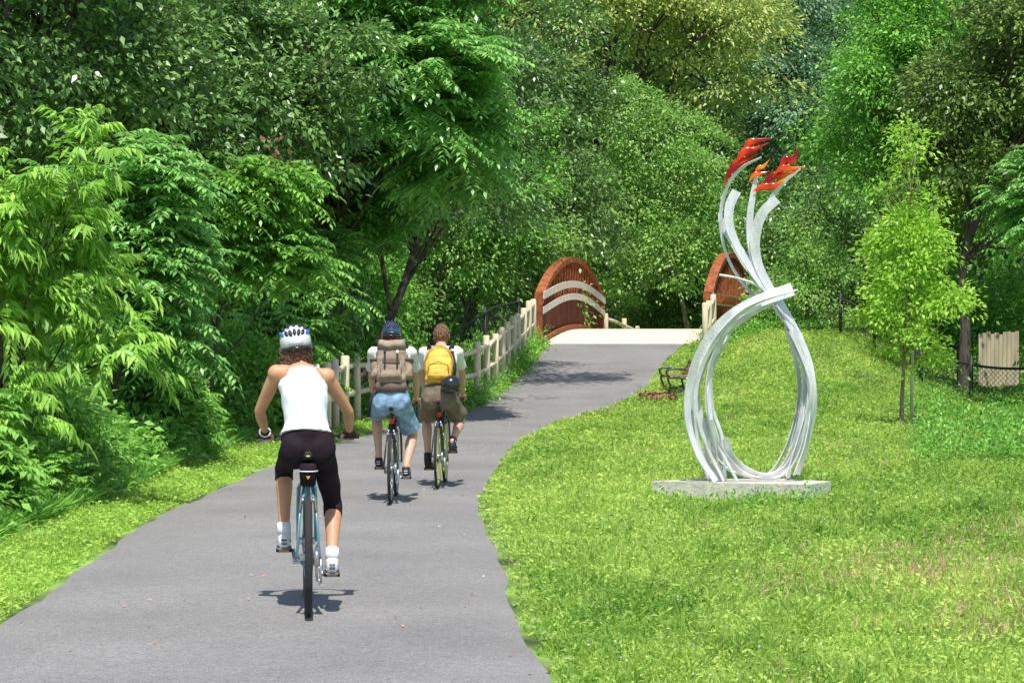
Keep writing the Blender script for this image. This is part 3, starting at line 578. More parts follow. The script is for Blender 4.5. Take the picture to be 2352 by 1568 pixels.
# ---------------------------------------------------------------- sculpture
SY=23.0; sc0=px(1740,1104,SY); sr=empty('sculpture',(sc0.x,sc0.y,0.0),0,'tall silver ribbon sculpture with red orange glass flames on a concrete slab','sculpture'); so=(-sc0.x,-sc0.y,0)
b=MB(so); n=len(SL); zt=.148; P=[(p.x,p.y) for p in SL]; vs=[(x,y,zt) for x,y in P]+[(x+.01,y,-.15) for x,y in P]
b.add(vs,[tuple(range(n))]+[tuple(range(2*n-1,n-1,-1))]+[(i,i+n,(i+1)%n+n,(i+1)%n) for i in range(n)]); b.build('slab',M['conc'],sr,False)
def strand(pts,w0,w1,d0,d1,tw0,tw1,th=.011,nm='metal_ribbon',taper=.35,jit=0,seed=0):
    k=len(pts); P=[]; rn=random.Random(seed)
    for i,(x,y) in enumerate(pts):
        t=i/(k-1); d=SY+d0+(d1-d0)*t; p=px(x+rn.uniform(-jit,jit),y+rn.uniform(-jit,jit)*.4,SY); P.append((p.x,d,max(p.z,.15)))
    P=cat_(P,9); wf=lambda t:(w0+(w1-w0)*t)*(1 if t<.8 else 1-(t-.8)/.2*(1-taper)); b=MB(so); b.ribbon(P,wf,th,lambda t:tw0+(tw1-tw0)*t+.3*math.sin(5*t+seed)); b.build(nm,M['metal'],sr,False)
S1=[(1640,1102),(1600,1040),(1577,960),(1582,880),(1612,800),(1662,738),(1730,696),(1818,664)]
S2=[(1662,1102),(1625,1030),(1600,950),(1602,880),(1636,795),(1690,738),(1760,700),(1800,686)]
S3=[(1632,1102),(1604,1030),(1590,940),(1597,860),(1630,790),(1672,750)]
S4=[(1650,1102),(1640,1010),(1622,930),(1628,850),(1655,780),(1695,725),(1745,690)]
S5=[(1664,1006),(1676,1045),(1712,1078),(1760,1092),(1806,1070),(1842,1000),(1862,920),(1860,850),(1838,785),(1800,715),(1765,665),(1722,610),(1690,560),(1662,515),(1656,488)]
S6=[(1622,960),(1640,1020),(1680,1070),(1730,1094),(1782,1088),(1822,1030),(1842,950),(1850,880),(1835,810),(1808,760)]
S7=[(1834,1090),(1856,1020),(1872,930),(1864,850),(1838,780),(1802,712),(1766,660),(1738,600),(1733,540),(1750,490),(1782,458)]
S8=[(1804,1092),(1830,1010),(1852,930),(1852,860),(1822,770),(1778,700),(1744,640),(1724,570),(1722,500),(1732,430),(1738,402)]
strand(S1,.065,.14,-.2,-.1,.55,.1,taper=.95); strand(S2,.065,.08,-.12,.05,.9,.5); strand(S3,.06,.055,.1,.15,.5,.9); strand(S4,.055,.06,.0,-.15,1.0,.5)
strand(S5,.075,.115,-.15,.1,.45,.2,taper=.35); strand(S6,.055,.06,.12,-.05,.8,.4); strand(S7,.06,.115,.05,-.1,.75,.2,taper=.85); strand(S8,.055,.08,-.1,.0,1.1,.45)
strand([(1815,1100),(1822,1030),(1838,960),(1850,890),(1842,820),(1812,742)],.05,.05,.18,.1,.4,1.0)
strand([(1800,720),(1762,660),(1742,600),(1745,530),(1765,470),(1800,420),(1842,386)],.065,.045,.0,.1,.3,.7,taper=.3)
strand([(1790,710),(1735,680),(1690,625),(1662,560),(1656,490),(1672,425),(1705,385),(1748,362)],.045,.04,.1,-.05,.6,.8,taper=.3)
strand([(1770,680),(1728,625),(1694,570),(1674,520),(1674,475),(1690,440)],.07,.105,-.05,-.1,.15,.1,taper=.9)
strand([(1650,632),(1695,640),(1745,660),(1790,700)],.025,.045,-.1,.0,.9,.9)
strand([(1815,668),(1770,664),(1735,690),(1790,705)],.04,.04,.05,.1,.8,.6)
for i,(S,dx,d0,d1) in enumerate([(S1,7,.2,.1),(S1,15,-.05,-.2),(S2,9,.15,-.1),(S4,-16,.22,.0),(S6,6,-.2,.1),(S6,-10,.2,.15),(S7[:7],-12,-.15,.05),(S8[:6],8,.2,-.1),(S8[:9],6,.08,.12),(S2[:6],26,-.22,.1),(S4,14,-.1,.18),(S6,14,.0,-.18),(S7[:6],-3,.1,.2)]):
    strand([(x+dx*(1 if j<len(S)-2 else .4),y) for j,(x,y) in enumerate(S)],.042,.058,d0,d1,.3+i*.1,1.2-i*.08,jit=6,seed=i+1)
def glass(pts,r,d,fl=.45):
    P=cat_([tuple(px(x,y,SY)+Vector((0,d,0))) for x,y in pts],8); k=len(P); b=MB(so)
    b.tube(P,[.0012+r*max(0,math.sin(math.pi*(i/(k-1))**.85))**1.4 for i in range(k)],14,flat=fl,ref=Vector((-.6,.25,.75))); b.build('glass_flame',M['flame'],sr)
for i,(pts,r) in enumerate([([(1662,428),(1674,398),(1692,382),(1716,368)],.03),([(1670,404),(1690,376),(1714,366),(1748,350)],.04),([(1688,378),(1708,350),(1732,344),(1766,328)],.044),([(1704,356),(1722,328),(1744,322),(1778,316)],.038),
    ([(1728,440),(1752,430),(1780,426),(1808,406)],.04),([(1750,428),(1774,404),(1800,402),(1830,392)],.042),([(1774,404),(1796,386),(1818,388),(1852,382)],.034),([(1788,392),(1806,366),(1824,366),(1838,332)],.044),
    ([(1718,420),(1732,402),(1744,400),(1768,394)],.028),([(1732,404),(1744,386),(1754,382),(1770,364)],.027)]): glass(pts,r,[-.04,.02,-.02,.05][i%4],.3)
# ---------------------------------------------------------------- bicycles
def bike(name,label,loc,rz,fm,barz,drop,phi,sz,bbz=.28,rimm='steel',bag=False,tail=True,half=.27,tyr=.021):
    r=empty(name,loc,rz,label,'bicycle','bicycles being ridden up the path'); WR=.34
    def wheel(y):
        b=MB(); b.tube([(-.05,y,WR),(.05,y,WR)],.022,12)
        for k in range(28):
            a=2*math.pi*k/28; sg=1 if k%2 else -1; b.tube([(sg*.03,y+.02*math.cos(a+.6*sg),WR+.02*math.sin(a+.6*sg)),(0,y+(WR-.04)*math.cos(a),WR+(WR-.04)*math.sin(a))],.0016,4)
        w=b.build('wheel',M['steel'],r); ring=lambda R:[(0,y+R*math.cos(2*math.pi*k/56),WR+R*math.sin(2*math.pi*k/56)) for k in range(56)]
        b=MB(); b.tube(ring(WR-tyr),tyr,12,True); b.build('tyre',M['tyre'],w); b=MB(); b.tube(ring(WR-.048),.013,8,True); b.build('rim',M[rimm],w)
    wheel(0); wheel(1.05)
    BB=Vector((0,.43,bbz)); ST=Vector((0,.27,.78)); HT=Vector((0,.86,.88)); HB=Vector((0,.90,.74)); b=MB()
    b.tube([BB,ST],.016,10); b.tube([ST-Vector((0,0,.03)),HT-Vector((0,0,.03))],.016,10); b.tube([BB,HB+Vector((0,0,.02))],.02,10); b.tube([HT+Vector((0,-.005,.03)),HB],.02,10); b.tube([BB-Vector((.035,0,0)),BB+Vector((.035,0,0))],.024,12)
    for s in(-1,1):
        b.tube([(s*.065,0,WR),(s*.055,.13,WR-.01),(s*.03,.36,bbz)],[.010,.010,.012],8); b.tube([(s*.065,0,WR),(s*.05,.12,.56),(s*.02,.265,.76)],[.008,.008,.008],8)
        b.tube([(s*.02,.91,.73),(s*.05,.93,.68),(s*.055,1.0,.5),(s*.055,1.05,WR)],[.012,.013,.012,.010],8)
    b.build('frame',M[fm],r)
    b=MB(); b.tube([ST,(0,.225,sz-.03)],.0135,10); b.build('seat_post',M['fblack'],r)
    b=MB(); b.loft([(0,.10,sz+.02,.02,.02,R_(90))]+[(0,y,sz+.01+z,w,hh,R_(90)) for y,z,w,hh in((.115,.0,.075,.028),(.16,.002,.088,.032),(.22,0,.07,.03),(.29,-.003,.035,.024),(.36,-.005,.022,.018),(.38,-.008,.01,.01))],18); b.solid('saddle',M['black'],r,.006,4)
    b=MB(); b.tube([HT,(0,.88,barz-.02),(0,.93,barz)],[.014,.014,.014],8)
    if drop:
        b.tube([(-half,.93,barz),(0,.93,barz),(half,.93,barz)],.0135,10)
        for s in(-1,1): b.tube(cat_([(s*half,.93,barz),(s*half,1.01,barz),(s*half,1.06,barz-.05),(s*half,1.02,barz-.12),(s*half,.93,barz-.14)],5),.0135,8)
    else: b.tube(cat_([(-half-.06,.82,barz),(-half+.05,.85,barz),(-.1,.93,barz),(.1,.93,barz),(half-.05,.85,barz),(half+.06,.82,barz)],5),.012,10)
    hb=b.build('handlebar',M['fblack'],r)
    for s in(-1,1):
        b=MB()
        if drop: b.tube(cat_([(s*half,1.0,barz+.005),(s*half,1.05,barz+.02),(s*half,1.07,barz+.045)],4),[.015]*4+[.017]*4+[.013],8); b.tube([(s*half,1.07,barz+.01),(s*half,1.075,barz-.08)],.006,6); b.build('brake_lever',M['fblack'],hb)
        else: b.tube([(s*(half-.06),.845,barz),(s*(half+.065),.818,barz)],.017,10); b.build('grip',M['black'],hb); b=MB(); b.tube([(s*(half-.07),.87,barz-.01),(s*(half-.02),.90,barz-.03),(s*(half+.04),.90,barz-.045)],.006,6); b.build('brake_lever',M['steel'],hb)
    c,s_=math.cos(phi)*.17,math.sin(phi)*.17
    b=MB(); b.tube([BB-Vector((.088,0,0)),BB+Vector((.088,0,0))],.010,8); b.tube([BB-Vector((.075,0,0)),BB-Vector((.085,-c,-s_))],[.013,.011],8); b.tube([BB+Vector((.075,0,0)),BB+Vector((.085,-c,-s_))],[.013,.011],8)
    b.tube([(.046,.43,bbz),(.052,.43,bbz)],.092,24); b.build('crankset',M['steel'],r)
    for sg in(-1,1):
        b=MB(); p=BB+Vector((sg*.14,-sg*c,-sg*s_)); b.rbox(p,(.095,.08,.022),.006); pd=b.build('pedal',M['black'],r,False); b=MB(); b.box(p+Vector((0,-.042,0)),(.06,.004,.014)); b.build('reflector',M['amber'],pd,False)
    b=MB(); b.tube([(.05,0,WR+.045),(.05,.2,WR+.05),(.05,.43,bbz+.09),(.05,.52,bbz),(.05,.43,bbz-.09),(.05,.05,.22),(.05,.02,.20),(.05,0,.26),(.05,0,WR-.04)],.005,5); b.build('chain',M['steel'],r)
    b=MB(); b.tube([(.035,0,WR),(.06,0,WR)],.05,20); b.box((.072,.02,.26),(.016,.04,.14)); b.tube([(.06,.01,.2),(.066,.01,.2)],.022,12); b.tube([(.06,.03,.27),(.066,.03,.27)],.02,12); b.build('rear_derailleur',M['steel'],r)
    b=MB()
    for s in(-1,1): b.tube([(s*.045,.13,.6),(s*.04,.11,.66),(s*.02,.10,.7)],.008,6); b.box((s*.03,.12,.66),(.012,.05,.02))
    b.build('rear_brake',M['steel'],r)
    if bag:
        b=MB(); b.loft([(0,.13,sz-.165,.036,.045,0),(0,.12,sz-.155,.045,.06,0),(0,.12,sz-.07,.052,.07,0),(0,.12,sz-.035,.048,.066,0),(0,.12,sz-.03,.03,.04,0)],18,.8); g=b.build('saddle_bag',M['blackcloth'],r)
        b=MB(); b.tube([(.055*math.cos(t),.12+.074*math.sin(t),sz-.075) for t in np.linspace(0,6.1,22)],.004,6); b.build('piping',M['helmw'],g)
        b=MB(); b.add([(-.012,.040,sz-.10),(.012,.040,sz-.10),(0,.040,sz-.12)],[(0,1,2)]); b.build('badge',M['amber'],g,False)
        b=MB(); b.rbox((0,.087,sz+.012),(.022,.006,.008),.002); b.build('saddle_badge',M['fyel'],r)
    elif tail:
        b=MB(); b.rbox((0,.235,sz-.12),(.045,.035,.06),.01); b.build('tail_light',M['red'],r)
    return r
# ---------------------------------------------------------------- riders
def ik(a,b,l1,l2,pole):
    d=b-a; L=min(d.length,(l1+l2)*.995); u=d.normalized(); x=(l1*l1-l2*l2+L*L)/(2*L); h=math.sqrt(max(l1*l1-x*x,0)); p=(pole-u*pole.dot(u)).normalized(); return a+u*x+p*h
def rider(label,loc,rz,P):
    r=empty('person',loc,rz,label,'person'); g=P.get; k=g('k',1.0); sw=g('sw',.19); hip=Vector((0,.24,g('hz'))); shz=g('shz'); shy=g('shy'); hx=g('hx',0); hd=Vector((hx,g('hdy'),g('hdz'))); lg=g('lg',1.0)
    c,s_=math.cos(g('phi'))*.17,math.sin(g('phi'))*.17; bbz=g('bbz',.28); legs=[];arms=[]; sd_=g('drop',0)
    lean=math.atan2(shy-.24,shz-g('hz')); hw=g('hipw',1); gx=.085*hw; gr=.10*lg; bxs=g('bx',.3)
    for sg in(-1,1):
        pd=Vector((sg*.14,.43-sg*c,bbz-sg*s_)); an=pd+Vector((0,-.10,.115)); hj=hip+Vector((sg*.088*hw,0,0)); kn=ik(hj,an,g('th',.42),g('shn',.42),Vector((sg*g('splay',.22),1,.3))); legs.append((hj,kn,an,pd))
        sj=Vector((sg*sw+hx*bxs,shy,shz-.03+sg*sd_)); wr=Vector((sg*g('half'),g('hy')-.065,g('barz')+.035)); el=ik(sj,wr,.30*k,.27*k,Vector((sg*g('elb',1),-.25,-.45))); arms.append((sj,el,wr))
    cw=g('chest',.165)
    def tors(o,z0=-9,z1=9,shw=None):
        S=[(0,.20,g('hz')-.09,.12*hw,.10),(0,.22,g('hz')-.03,.17*hw,.125*lg),(0,.24,g('hz')+.05,.172*hw,.12)]
        q=[(.30,.145*g('waist',1),.10),(.52,.15*g('waist',1),.105),(.78,cw,.115),(.93,shw or cw*.98,.10),(1.0,(shw or cw)*.72,.075),(1.06,.07,.062)]
        for t,rx,ry in q: S.append((hx*bxs*t,.24+(shy-.24)*t,g('hz')+(shz-g('hz'))*t,rx,ry))
        return [(x,y,z,rx+o,ry+o,lean*.8) for x,y,z,rx,ry in S if z0<=z<=z1]
    b=MB(); b.loft(tors(0)); nb=Vector((hx*(bxs+.1),shy+.01,shz+.02)); b.limb([nb,hd-Vector((0,.02,.07))],[.06*g('nk',1),.052*g('nk',1)])
    b.ell(hd,(.076,.094,.112)); b.ell(hd+Vector((0,.03,-.055)),(.058,.07,.062)); b.ell(hd+Vector((0,.1,-.015)),(.014,.022,.026)); b.ell(hd+Vector((0,.088,-.06)),(.026,.012,.01))
    for sg in(-1,1): b.ell(hd+Vector((sg*.079,.005,-.01)),(.010,.02,.032)); b.ell(hd+Vector((sg*.03,.085,.0)),(.014,.01,.009))
    for i,(hj,kn,an,pd) in enumerate(legs):
        sg=-1 if i==0 else 1; m=kn.lerp(an,.3); b.limb([hj,hj.lerp(kn,.5),kn],[.088*lg,.075*lg,.054*lg]); b.limb([kn,m+Vector((0,-.016,0)),kn.lerp(an,.62),an],[.050*lg,.056*g('calf',1),.040,.031])
        b.ell(hip+Vector((sg*gx,-.055,-.02)),(gr,.10,.105)); b.limb([an+Vector((0,-.01,-.03)),pd+Vector((0,.03,.05))],[.034,.03]); b.ell(an+Vector((sg*.03,0,0)),.015)
    hand=[]
    for i,(sj,el,wr) in enumerate(arms):
        sg=-1 if i==0 else 1; ka=g('ka',1); b.ell(sj,(.062*ka,.06*ka,.062*ka)); b.limb([sj+Vector((-sg*.07,0,.01)),sj],[.055*ka,.056*ka]); b.limb([sj,sj.lerp(el,.45),el],[.052*ka,.048*ka,.037*ka]); b.limb([el,el.lerp(wr,.3),wr],[.036*ka,.040*ka,.025*ka])
        hx_=sg*g('half'); hc=Vector((hx_,g('hy')-.02,g('barz')+.024))
        b.ell(hc+Vector((0,-.012,0)),(.04,.038,.017),Matrix.Rotation(R_(-15),4,'X'))
        for q in range(4):
            fx=hx_+sg*(.03-.021*q)*1.0; y=g('hy'); z=g('barz'); e=[1,1.08,1.02,.85][q]
            b.limb([Vector((fx,y-.005,z+.028)),Vector((fx,y+.022*e,z+.024)),Vector((fx,y+.034*e,z+.0)),Vector((fx,y+.018,z-.024*e))],[.0095,.0092,.0088,.008],8)
        b.limb([Vector((hx_-sg*.03,g('hy')-.03,g('barz')+.015)),Vector((hx_-sg*.045,g('hy')-.012,g('barz')-.008)),Vector((hx_-sg*.04,g('hy')+.012,g('barz')-.022))],[.012,.0105,.009],8)
        hand.append(hc)
    b.solid('body',M[g('skin')],r,.0065,5)
    o=g('loose',.01); b=MB(); S=tors(o+.004,z1=g('hz')+g('ptop',.12)); b.loft(S)
    tz=g('hz')+g('ptop',.12); T=(tz-g('hz'))/(shz-g('hz')); b.loft([S[-1],(0,.24+(shy-.24)*T,tz,S[-1][3]*.93,S[-1][4]*.97,lean*.8)])
    for i,(hj,kn,an,pd) in enumerate(legs):
        sg=-1 if i==0 else 1; b.ell(hip+Vector((sg*gx,-.055,-.02)),(gr+o,.10+o,.105+o)); hem=g('hem')
        if hem>1: e=kn.lerp(an,hem-1); b.limb([hj,hj.lerp(kn,.5),kn],[.09*lg+o,.077*lg+o,.058*lg+o]); b.tube([kn,e],[.058*lg+o,.053+o],16)
        else: e=hj.lerp(kn,hem); b.limb([hj,hj.lerp(kn,hem*.5)],[.09*lg+o,.084*lg+o]); b.tube([hj.lerp(kn,hem*.5),e,e+(kn-hj)*.01],[.083*lg+o,.08*lg+o*1.6,.08*lg+o*1.6],18)
    b.solid('shorts' if g('hem')<1 else 'trousers',M[g('pants')],r,.008,4,wr=g('pw',.0018),wf=22)
    b=MB(); o=g('topo',.012); S=tors(o,z0=g('hz')+.08,z1=shz+.005,shw=g('tshw')); tb=g('tbot',.05); S0=list(S[0]); S0[2]=g('hz')+tb; S0[1]=.235; S0[3]=.168*hw+o+.004; S0[4]=.12+o+.004; b.loft([tuple(S0)]+S)
    if g('sleeve'):
        for i,(sj,el,wr) in enumerate(arms):
            sg=-1 if i==0 else 1; b.ell(sj,(.060,.062,.060)); b.limb([sj+Vector((-sg*.08,0,.0)),sj],[.060,.057]); b.tube([sj,sj.lerp(el,.35),sj.lerp(el,.70)],[.057,.057,.062],16)
    else:
        for sg in(-1,1): b.limb([Vector((sg*.075+hx*bxs,shy-.01,shz-.03+sg*sd_)),Vector((sg*.088+hx*bxs,shy+.03,shz-.01+sg*sd_))],[.044,.034])
    b.solid('tank_top' if not g('sleeve') else 'tee_shirt',M[g('top')],r,.008,4,wr=.0038,wf=15)
    for i,(hj,kn,an,pd) in enumerate(legs):
        b=MB(); a0=pd+Vector((0,0,.012)); S=[(a0.x,a0.y+y,a0.z+z,w,h_,R_(90)) for y,z,w,h_ in((-.155,.05,.022,.03),(-.14,.05,.034,.045),(-.10,.052,.038,.055),(-.04,.045,.04,.045),(.03,.038,.046,.036),(.09,.032,.042,.028),(.125,.028,.022,.018))]
        b.loft(S,18); b.ell(an+Vector((0,0,-.03)),(.042,.045,.04)); sh_=b.solid('shoe',M[g('shoe')],r,.007,3)
        b=MB(); b.loft([(a0.x,a0.y+y,a0.z+.006,w,.009,R_(90)) for y,w in((-.158,.025),(-.13,.04),(0,.044),(.08,.046),(.128,.02))],16); b.build('sole',M[g('sole')],sh_)
        if g('stripe'):
            for zz in(.04,.062): b=MB(); b.rbox((a0.x,a0.y-.166,a0.z+zz),(.035,.012,.008),.002); b.build('heel_stripe',M[g('stripe')],sh_)
            for s2 in(-1,1): b=MB(); b.rbox((a0.x+s2*.037,a0.y-.10,a0.z+.055),(.008,.05,.02),.003); b.build('side_patch',M['helmg'],sh_)
        if g('sock'): b=MB(); b.tube([an+Vector((0,0,-.02)),an.lerp(kn,.14)],[.042,.040],14); b.build('sock',M[g('sock')],r)
    return r,dict(hd=hd,hand=hand,arms=arms,shy=shy,shz=shz,lean=lean,nb=nb)
def helmet(r,hd,shellm,trim,capm,tilt=0):
    c=Vector((0,0,0)); c0=hd+Vector((0,-.005,.036)); b=MB(); b.ell(c,(.094,.128,.096),nu=30,nv=20); b.v=[(x,y,max(z,c.z-.018-.02*(y<c.y))) for x,y,z in b.v]; h=b.build('helmet',M[shellm],r); h.location=c0; h.rotation_euler=(0,tilt,0)
    def arc(k,t0,t1,off=.002):
        q=[]
        for j in range(9):
            t=t0+(t1-t0)*j/8; u=k/100.; e=math.sin(t); q.append(c+Vector((u*(.35+.65*e)*1.03,-(.128+off)*math.cos(t)*math.sqrt(max(.1,1-(u/.112)**2)),(.096+off)*e*math.sqrt(max(.05,1-(u/.105)**2)))))
        return q
    for k,t0,t1 in((0,.35,.85),(0,1.05,1.6),(-3.4,.30,.85),(3.4,.30,.85),(-3.4,1.0,1.7),(3.4,1.0,1.7),(-6.2,.30,.95),(6.2,.30,.95),(-6.2,1.1,1.8),(6.2,1.1,1.8),(-3.2,1.9,2.5),(3.2,1.9,2.5)):
        b=MB(); q=arc(k,t0,t1); b.tube(q,[.002+.0105*math.sin(math.pi*i/8)**.6 for i in range(9)],8,flat=.9); b.build('vent',M['helmk' if shellm!='helmk' else 'gray'],h)
    for s in(-1,1):
        b=MB(); b.tube(arc(s*8.4,.15,1.4,.0),[.003]+[.010]*7+[.003],8); b.build('side_trim',M[trim],h)
    b=MB(); b.tube([(c.x+.092*math.cos(a),c.y+.126*math.sin(a),c.z-.026-.014*(math.sin(a)<0)) for a in np.linspace(0,2*math.pi,36)[:-1]],.008,8,True); b.build('rim',M['helmk'],h)
    b=MB(); b.rbox(c+Vector((0,-.120,-.018)),(.085,.02,.028),.009); b.build('rear_cap',M[capm],h)
    for s in(-1,1): b=MB(); b.ribbon([c+Vector((s*.086,-.04,-.02)),c+Vector((s*.085,.01,-.10)),c+Vector((s*.04,.05,-.17))],.015,.004,.9); b.ribbon([c+Vector((s*.085,.06,-.02)),c+Vector((s*.085,.01,-.10))],.015,.004,.9); b.build('strap',M['gray'],h)
    return h
def hairdo(r,hd,m,long_,cover):
    b=MB(); b.ell(hd+Vector((0,-.012,.006)),(.082,.098,.106))
    if long_: b.ell(hd+Vector((0,-.055,-.075)),(.07,.05,.055)); b.ell(hd+Vector((.0,-.05,-.045)),(.082,.06,.06))
    b.v=[(x,min(y,hd.y+.045 if z<hd.z+.06 else y),z) for x,y,z in b.v]
    o=b.solid('hair',M[m],r,.008,2,wr=.003,wf=60); rn=random.Random(3); b=MB()
    for i in range(250 if long_ else 260):
        if long_:
            a=rn.uniform(-2.9,-.2); x=.085*math.cos(a); y=.075*math.sin(a)-.01; z=rn.uniform(-.10,.0); p=hd+Vector((x,y,z)); q=[]
            for j in range(6): q.append(p+Vector((.014*math.sin(j*1.5+i),-.012*math.cos(j*1.5+i)-.004*j,-.012*j)))
            b.tube(q,[.005]*5+[.002],5)
        else:
            d=Vector((rn.gauss(0,1),rn.gauss(0,1)-.4,rn.gauss(0,1)+.35)).normalized()
            if (d.y>.5 and d.z<.5) or (cover and d.z>.1): continue
            p=hd+Vector((d.x*.08,d.y*.098-.012,d.z*.108+.008)); q=[p,p+d*.007+Vector((rn.uniform(-.01,.01),-.004,-.012)),p+d*.006+Vector((rn.uniform(-.015,.015),-.004,-.034))]; b.tube(q,[.006,.005,.002],5)
    b.build('hair_strands',M[m],o); return o
def pos(x,y): Y=(CH-PO)*F/(y-HY); return Vector(((x-CX)*Y/F,Y,PO))
# rider one
L1=pos(708,1415); rz1=R_(5.6)
bike('bicycle','pale blue bicycle with black saddle bag under the rider in white tank top',L1,rz1,'teal',1.0,False,R_(20),.905,bag=True,half=.25,tyr=.022,bbz=.27)
r1,i1=rider('rider in white tank top and black tights, nearest the camera',L1,rz1,dict(hz=.965,shz=1.41,shy=.42,hdy=.50,hdz=1.545,hx=-.072,bx=.5,drop=-.010,sw=.148,chest=.134,phi=R_(20),bbz=.27,half=.255,hy=.832,barz=1.0,skin='skinw',pants='blackcloth',loose=.005,hem=1.22,top='white',tshw=.104,topo=.010,shoe='helmw',sole='gray',stripe='helmk',sock='white',th=.42,shn=.41,k=.94,ka=.87,ptop=.10,tbot=.07,hipw=.87,lg=.86,waist=.83,calf=.92,splay=.12,nk=.85,elb=.5))
helmet(r1,i1['hd'],'helmw','helmb','helmg',R_(-7)); hairdo(r1,i1['hd'],'hair',True,True)
for hc,sg in zip(i1['hand'],(-1,1)):
    b=MB(); b.ell(hc+Vector((0,-.014,0)),(.045,.044,.022),Matrix.Rotation(R_(-15),4,'X')); b.ell(hc+Vector((0,-.045,.004)),(.033,.022,.026)); b.solid('glove',M['black'],r1,.007,3)
b=MB(); b.tube([i1['hand'][0]+Vector((.033*math.cos(a),-.052,.004+.028*math.sin(a))) for a in np.linspace(0,6.2,16)],.005,6); b.build('glove_cuff',M['helmw'],r1)
# rider two
L2=pos(897,1157); rz2=R_(0)
bike('bicycle','black bicycle with red tail light under the rider with the tan backpack',L2,rz2,'fblack',.92,True,R_(12),.90,half=.21,tyr=.015,bbz=.27)
r2,i2=rider('rider in light blue denim shorts carrying the tan backpack',L2,rz2,dict(hz=.975,shz=1.47,shy=.45,hdy=.53,hdz=1.61,hx=-.02,sw=.182,chest=.165,phi=R_(12),bbz=.27,half=.21,hy=.99,barz=.945,skin='skin',pants='denim',loose=.018,hem=.80,top='tee',topo=.014,sleeve=1,shoe='black',sole='gray',stripe='helmw',sock=None,th=.44,shn=.44,k=1.06,ptop=.13,tbot=.10,pw=.0035,lg=.92,hipw=.91,ka=.92,elb=.7))
helmet(r2,i2['hd'],'helmn','helmk','helmk'); hairdo(r2,i2['hd'],'hair',False,True)
b=MB(); b.tube([(.169*math.cos(a),.262+.133*math.sin(a),1.09-.03*math.sin(a)) for a in np.linspace(0,6.2,30)],.016,6); b.build('belt',M['belt'],r2)
L3=pos(1005,1122); rz3=R_(-2.6)
bike('bicycle','slim black bicycle with yellow rims under the rider with the yellow backpack',L3,rz3,'fblack',.90,True,R_(-35),.89,rimm='fyel',half=.20,tyr=.014,bbz=.27)
r3,i3=rider('bareheaded rider in white tee shirt and brown shorts carrying the yellow backpack',L3,rz3,dict(hz=.965,shz=1.46,shy=.46,hdy=.56,hdz=1.61,hx=.0,sw=.180,chest=.163,phi=R_(-35),bbz=.27,half=.20,hy=.99,barz=.925,skin='skin',pants='khaki',loose=.020,hem=.80,top='white',topo=.014,sleeve=1,shoe='black',sole='black',sock='black',th=.44,shn=.44,k=1.04,ptop=.10,tbot=.04,pw=.0035,lg=.92,hipw=.91,ka=.92,elb=.7))
hairdo(r3,i3['hd'],'hair2',False,False)
# backpacks
def local(L,rz,p): return L+Matrix.Rotation(rz,3,'Z')@Vector(p)
base=(0,.155,1.10); T=Matrix.Rotation(R_(-14),4,'X')@Matrix.Scale(.90,4,(0,0,1))
bp=empty('backpack',local(L2,rz2,base),rz2,'tan and brown canvas backpack with side pockets on the back of the middle rider','backpack'); 
def rb(c,s,r,m,nm,par,solid=False,sm_=True):
    b=MB(); b.rbox(T@Vector(c),s,r,T.copy(),4); return b.build(nm,M[m],par,True)
b=MB(); b.rbox(T@Vector((0,0,.24)),(.30,.19,.42),.075,T,5); b.rbox(T@Vector((0,0,.40)),(.25,.18,.16),.07,T,5); main=b.solid('main_bag',M['tan'],bp,.01,6,wr=.0045,wf=20)
b=MB(); b.rbox(T@Vector((0,-.02,.455)),(.27,.22,.10),.045,T,5); lid=b.solid('lid',M['tan'],bp,.009,5,wr=.004,wf=25)
for s in(-1,1):
    b=MB(); b.rbox(T@Vector((s*.16,0,.2)),(.085,.13,.21),.04,T,4); p=b.solid('side_pocket',M['tan'],bp,.009,5,wr=.0035,wf=25); rb((s*.165,-.01,.300),(.09,.14,.03),.012,'tand','pocket_flap',p)
b=MB(); b.rbox(T@Vector((0,-.105,.17)),(.21,.06,.19),.028,T,4); b.solid('front_pocket',M['tan'],bp,.009,5,wr=.0035,wf=25)
rb((0,-.137,.262),(.17,.012,.05),.005,'tand','front_flap',bp)
b=MB(); b.tube([T@Vector((-.14,.0,.02)),T@Vector((0,-.03,.0)),T@Vector((.14,.0,.02))],[.055,.062,.055],14); b.solid('bottom_roll',M['tand'],bp,.01,4)
for x in(-.06,.06): rb((x,-.142,.30),(.018,.008,.24),.003,'black','lid_strap',bp); rb((x,-.15,.36),(.026,.01,.03),.003,'helmw' if x>0 else 'black','buckle',bp)
for s in(-1,1): b=MB(); b.ribbon([T@Vector((s*.1,.08,.42)),Vector((s*.13,.22,.43)),Vector((s*.16,.30,.34)),Vector((s*.17,.24,.18)),T@Vector((s*.15,.06,.06))],.05,.012,.2,plane=Vector((1,0,0))); b.build('shoulder_strap',M['black'],bp)
b=MB(); b.ribbon([(-.12,.02,.03),(-.2,.0,-.1),(-.215,-.02,-.28)],.03,.006,.1); b.build('hanging_strap',M['black'],bp)
b=MB(); b.ribbon([(.02,-.04,-.03),(.03,-.06,-.14),(.01,-.05,-.2)],.03,.006,.1); b.build('hanging_strap',M['black'],bp)
base=(0,.17,1.09); T=Matrix.Rotation(R_(-16),4,'X')
bp=empty('backpack',local(L3,rz3,base),rz3,'yellow backpack with dark trim on the back of the right hand rider','backpack')
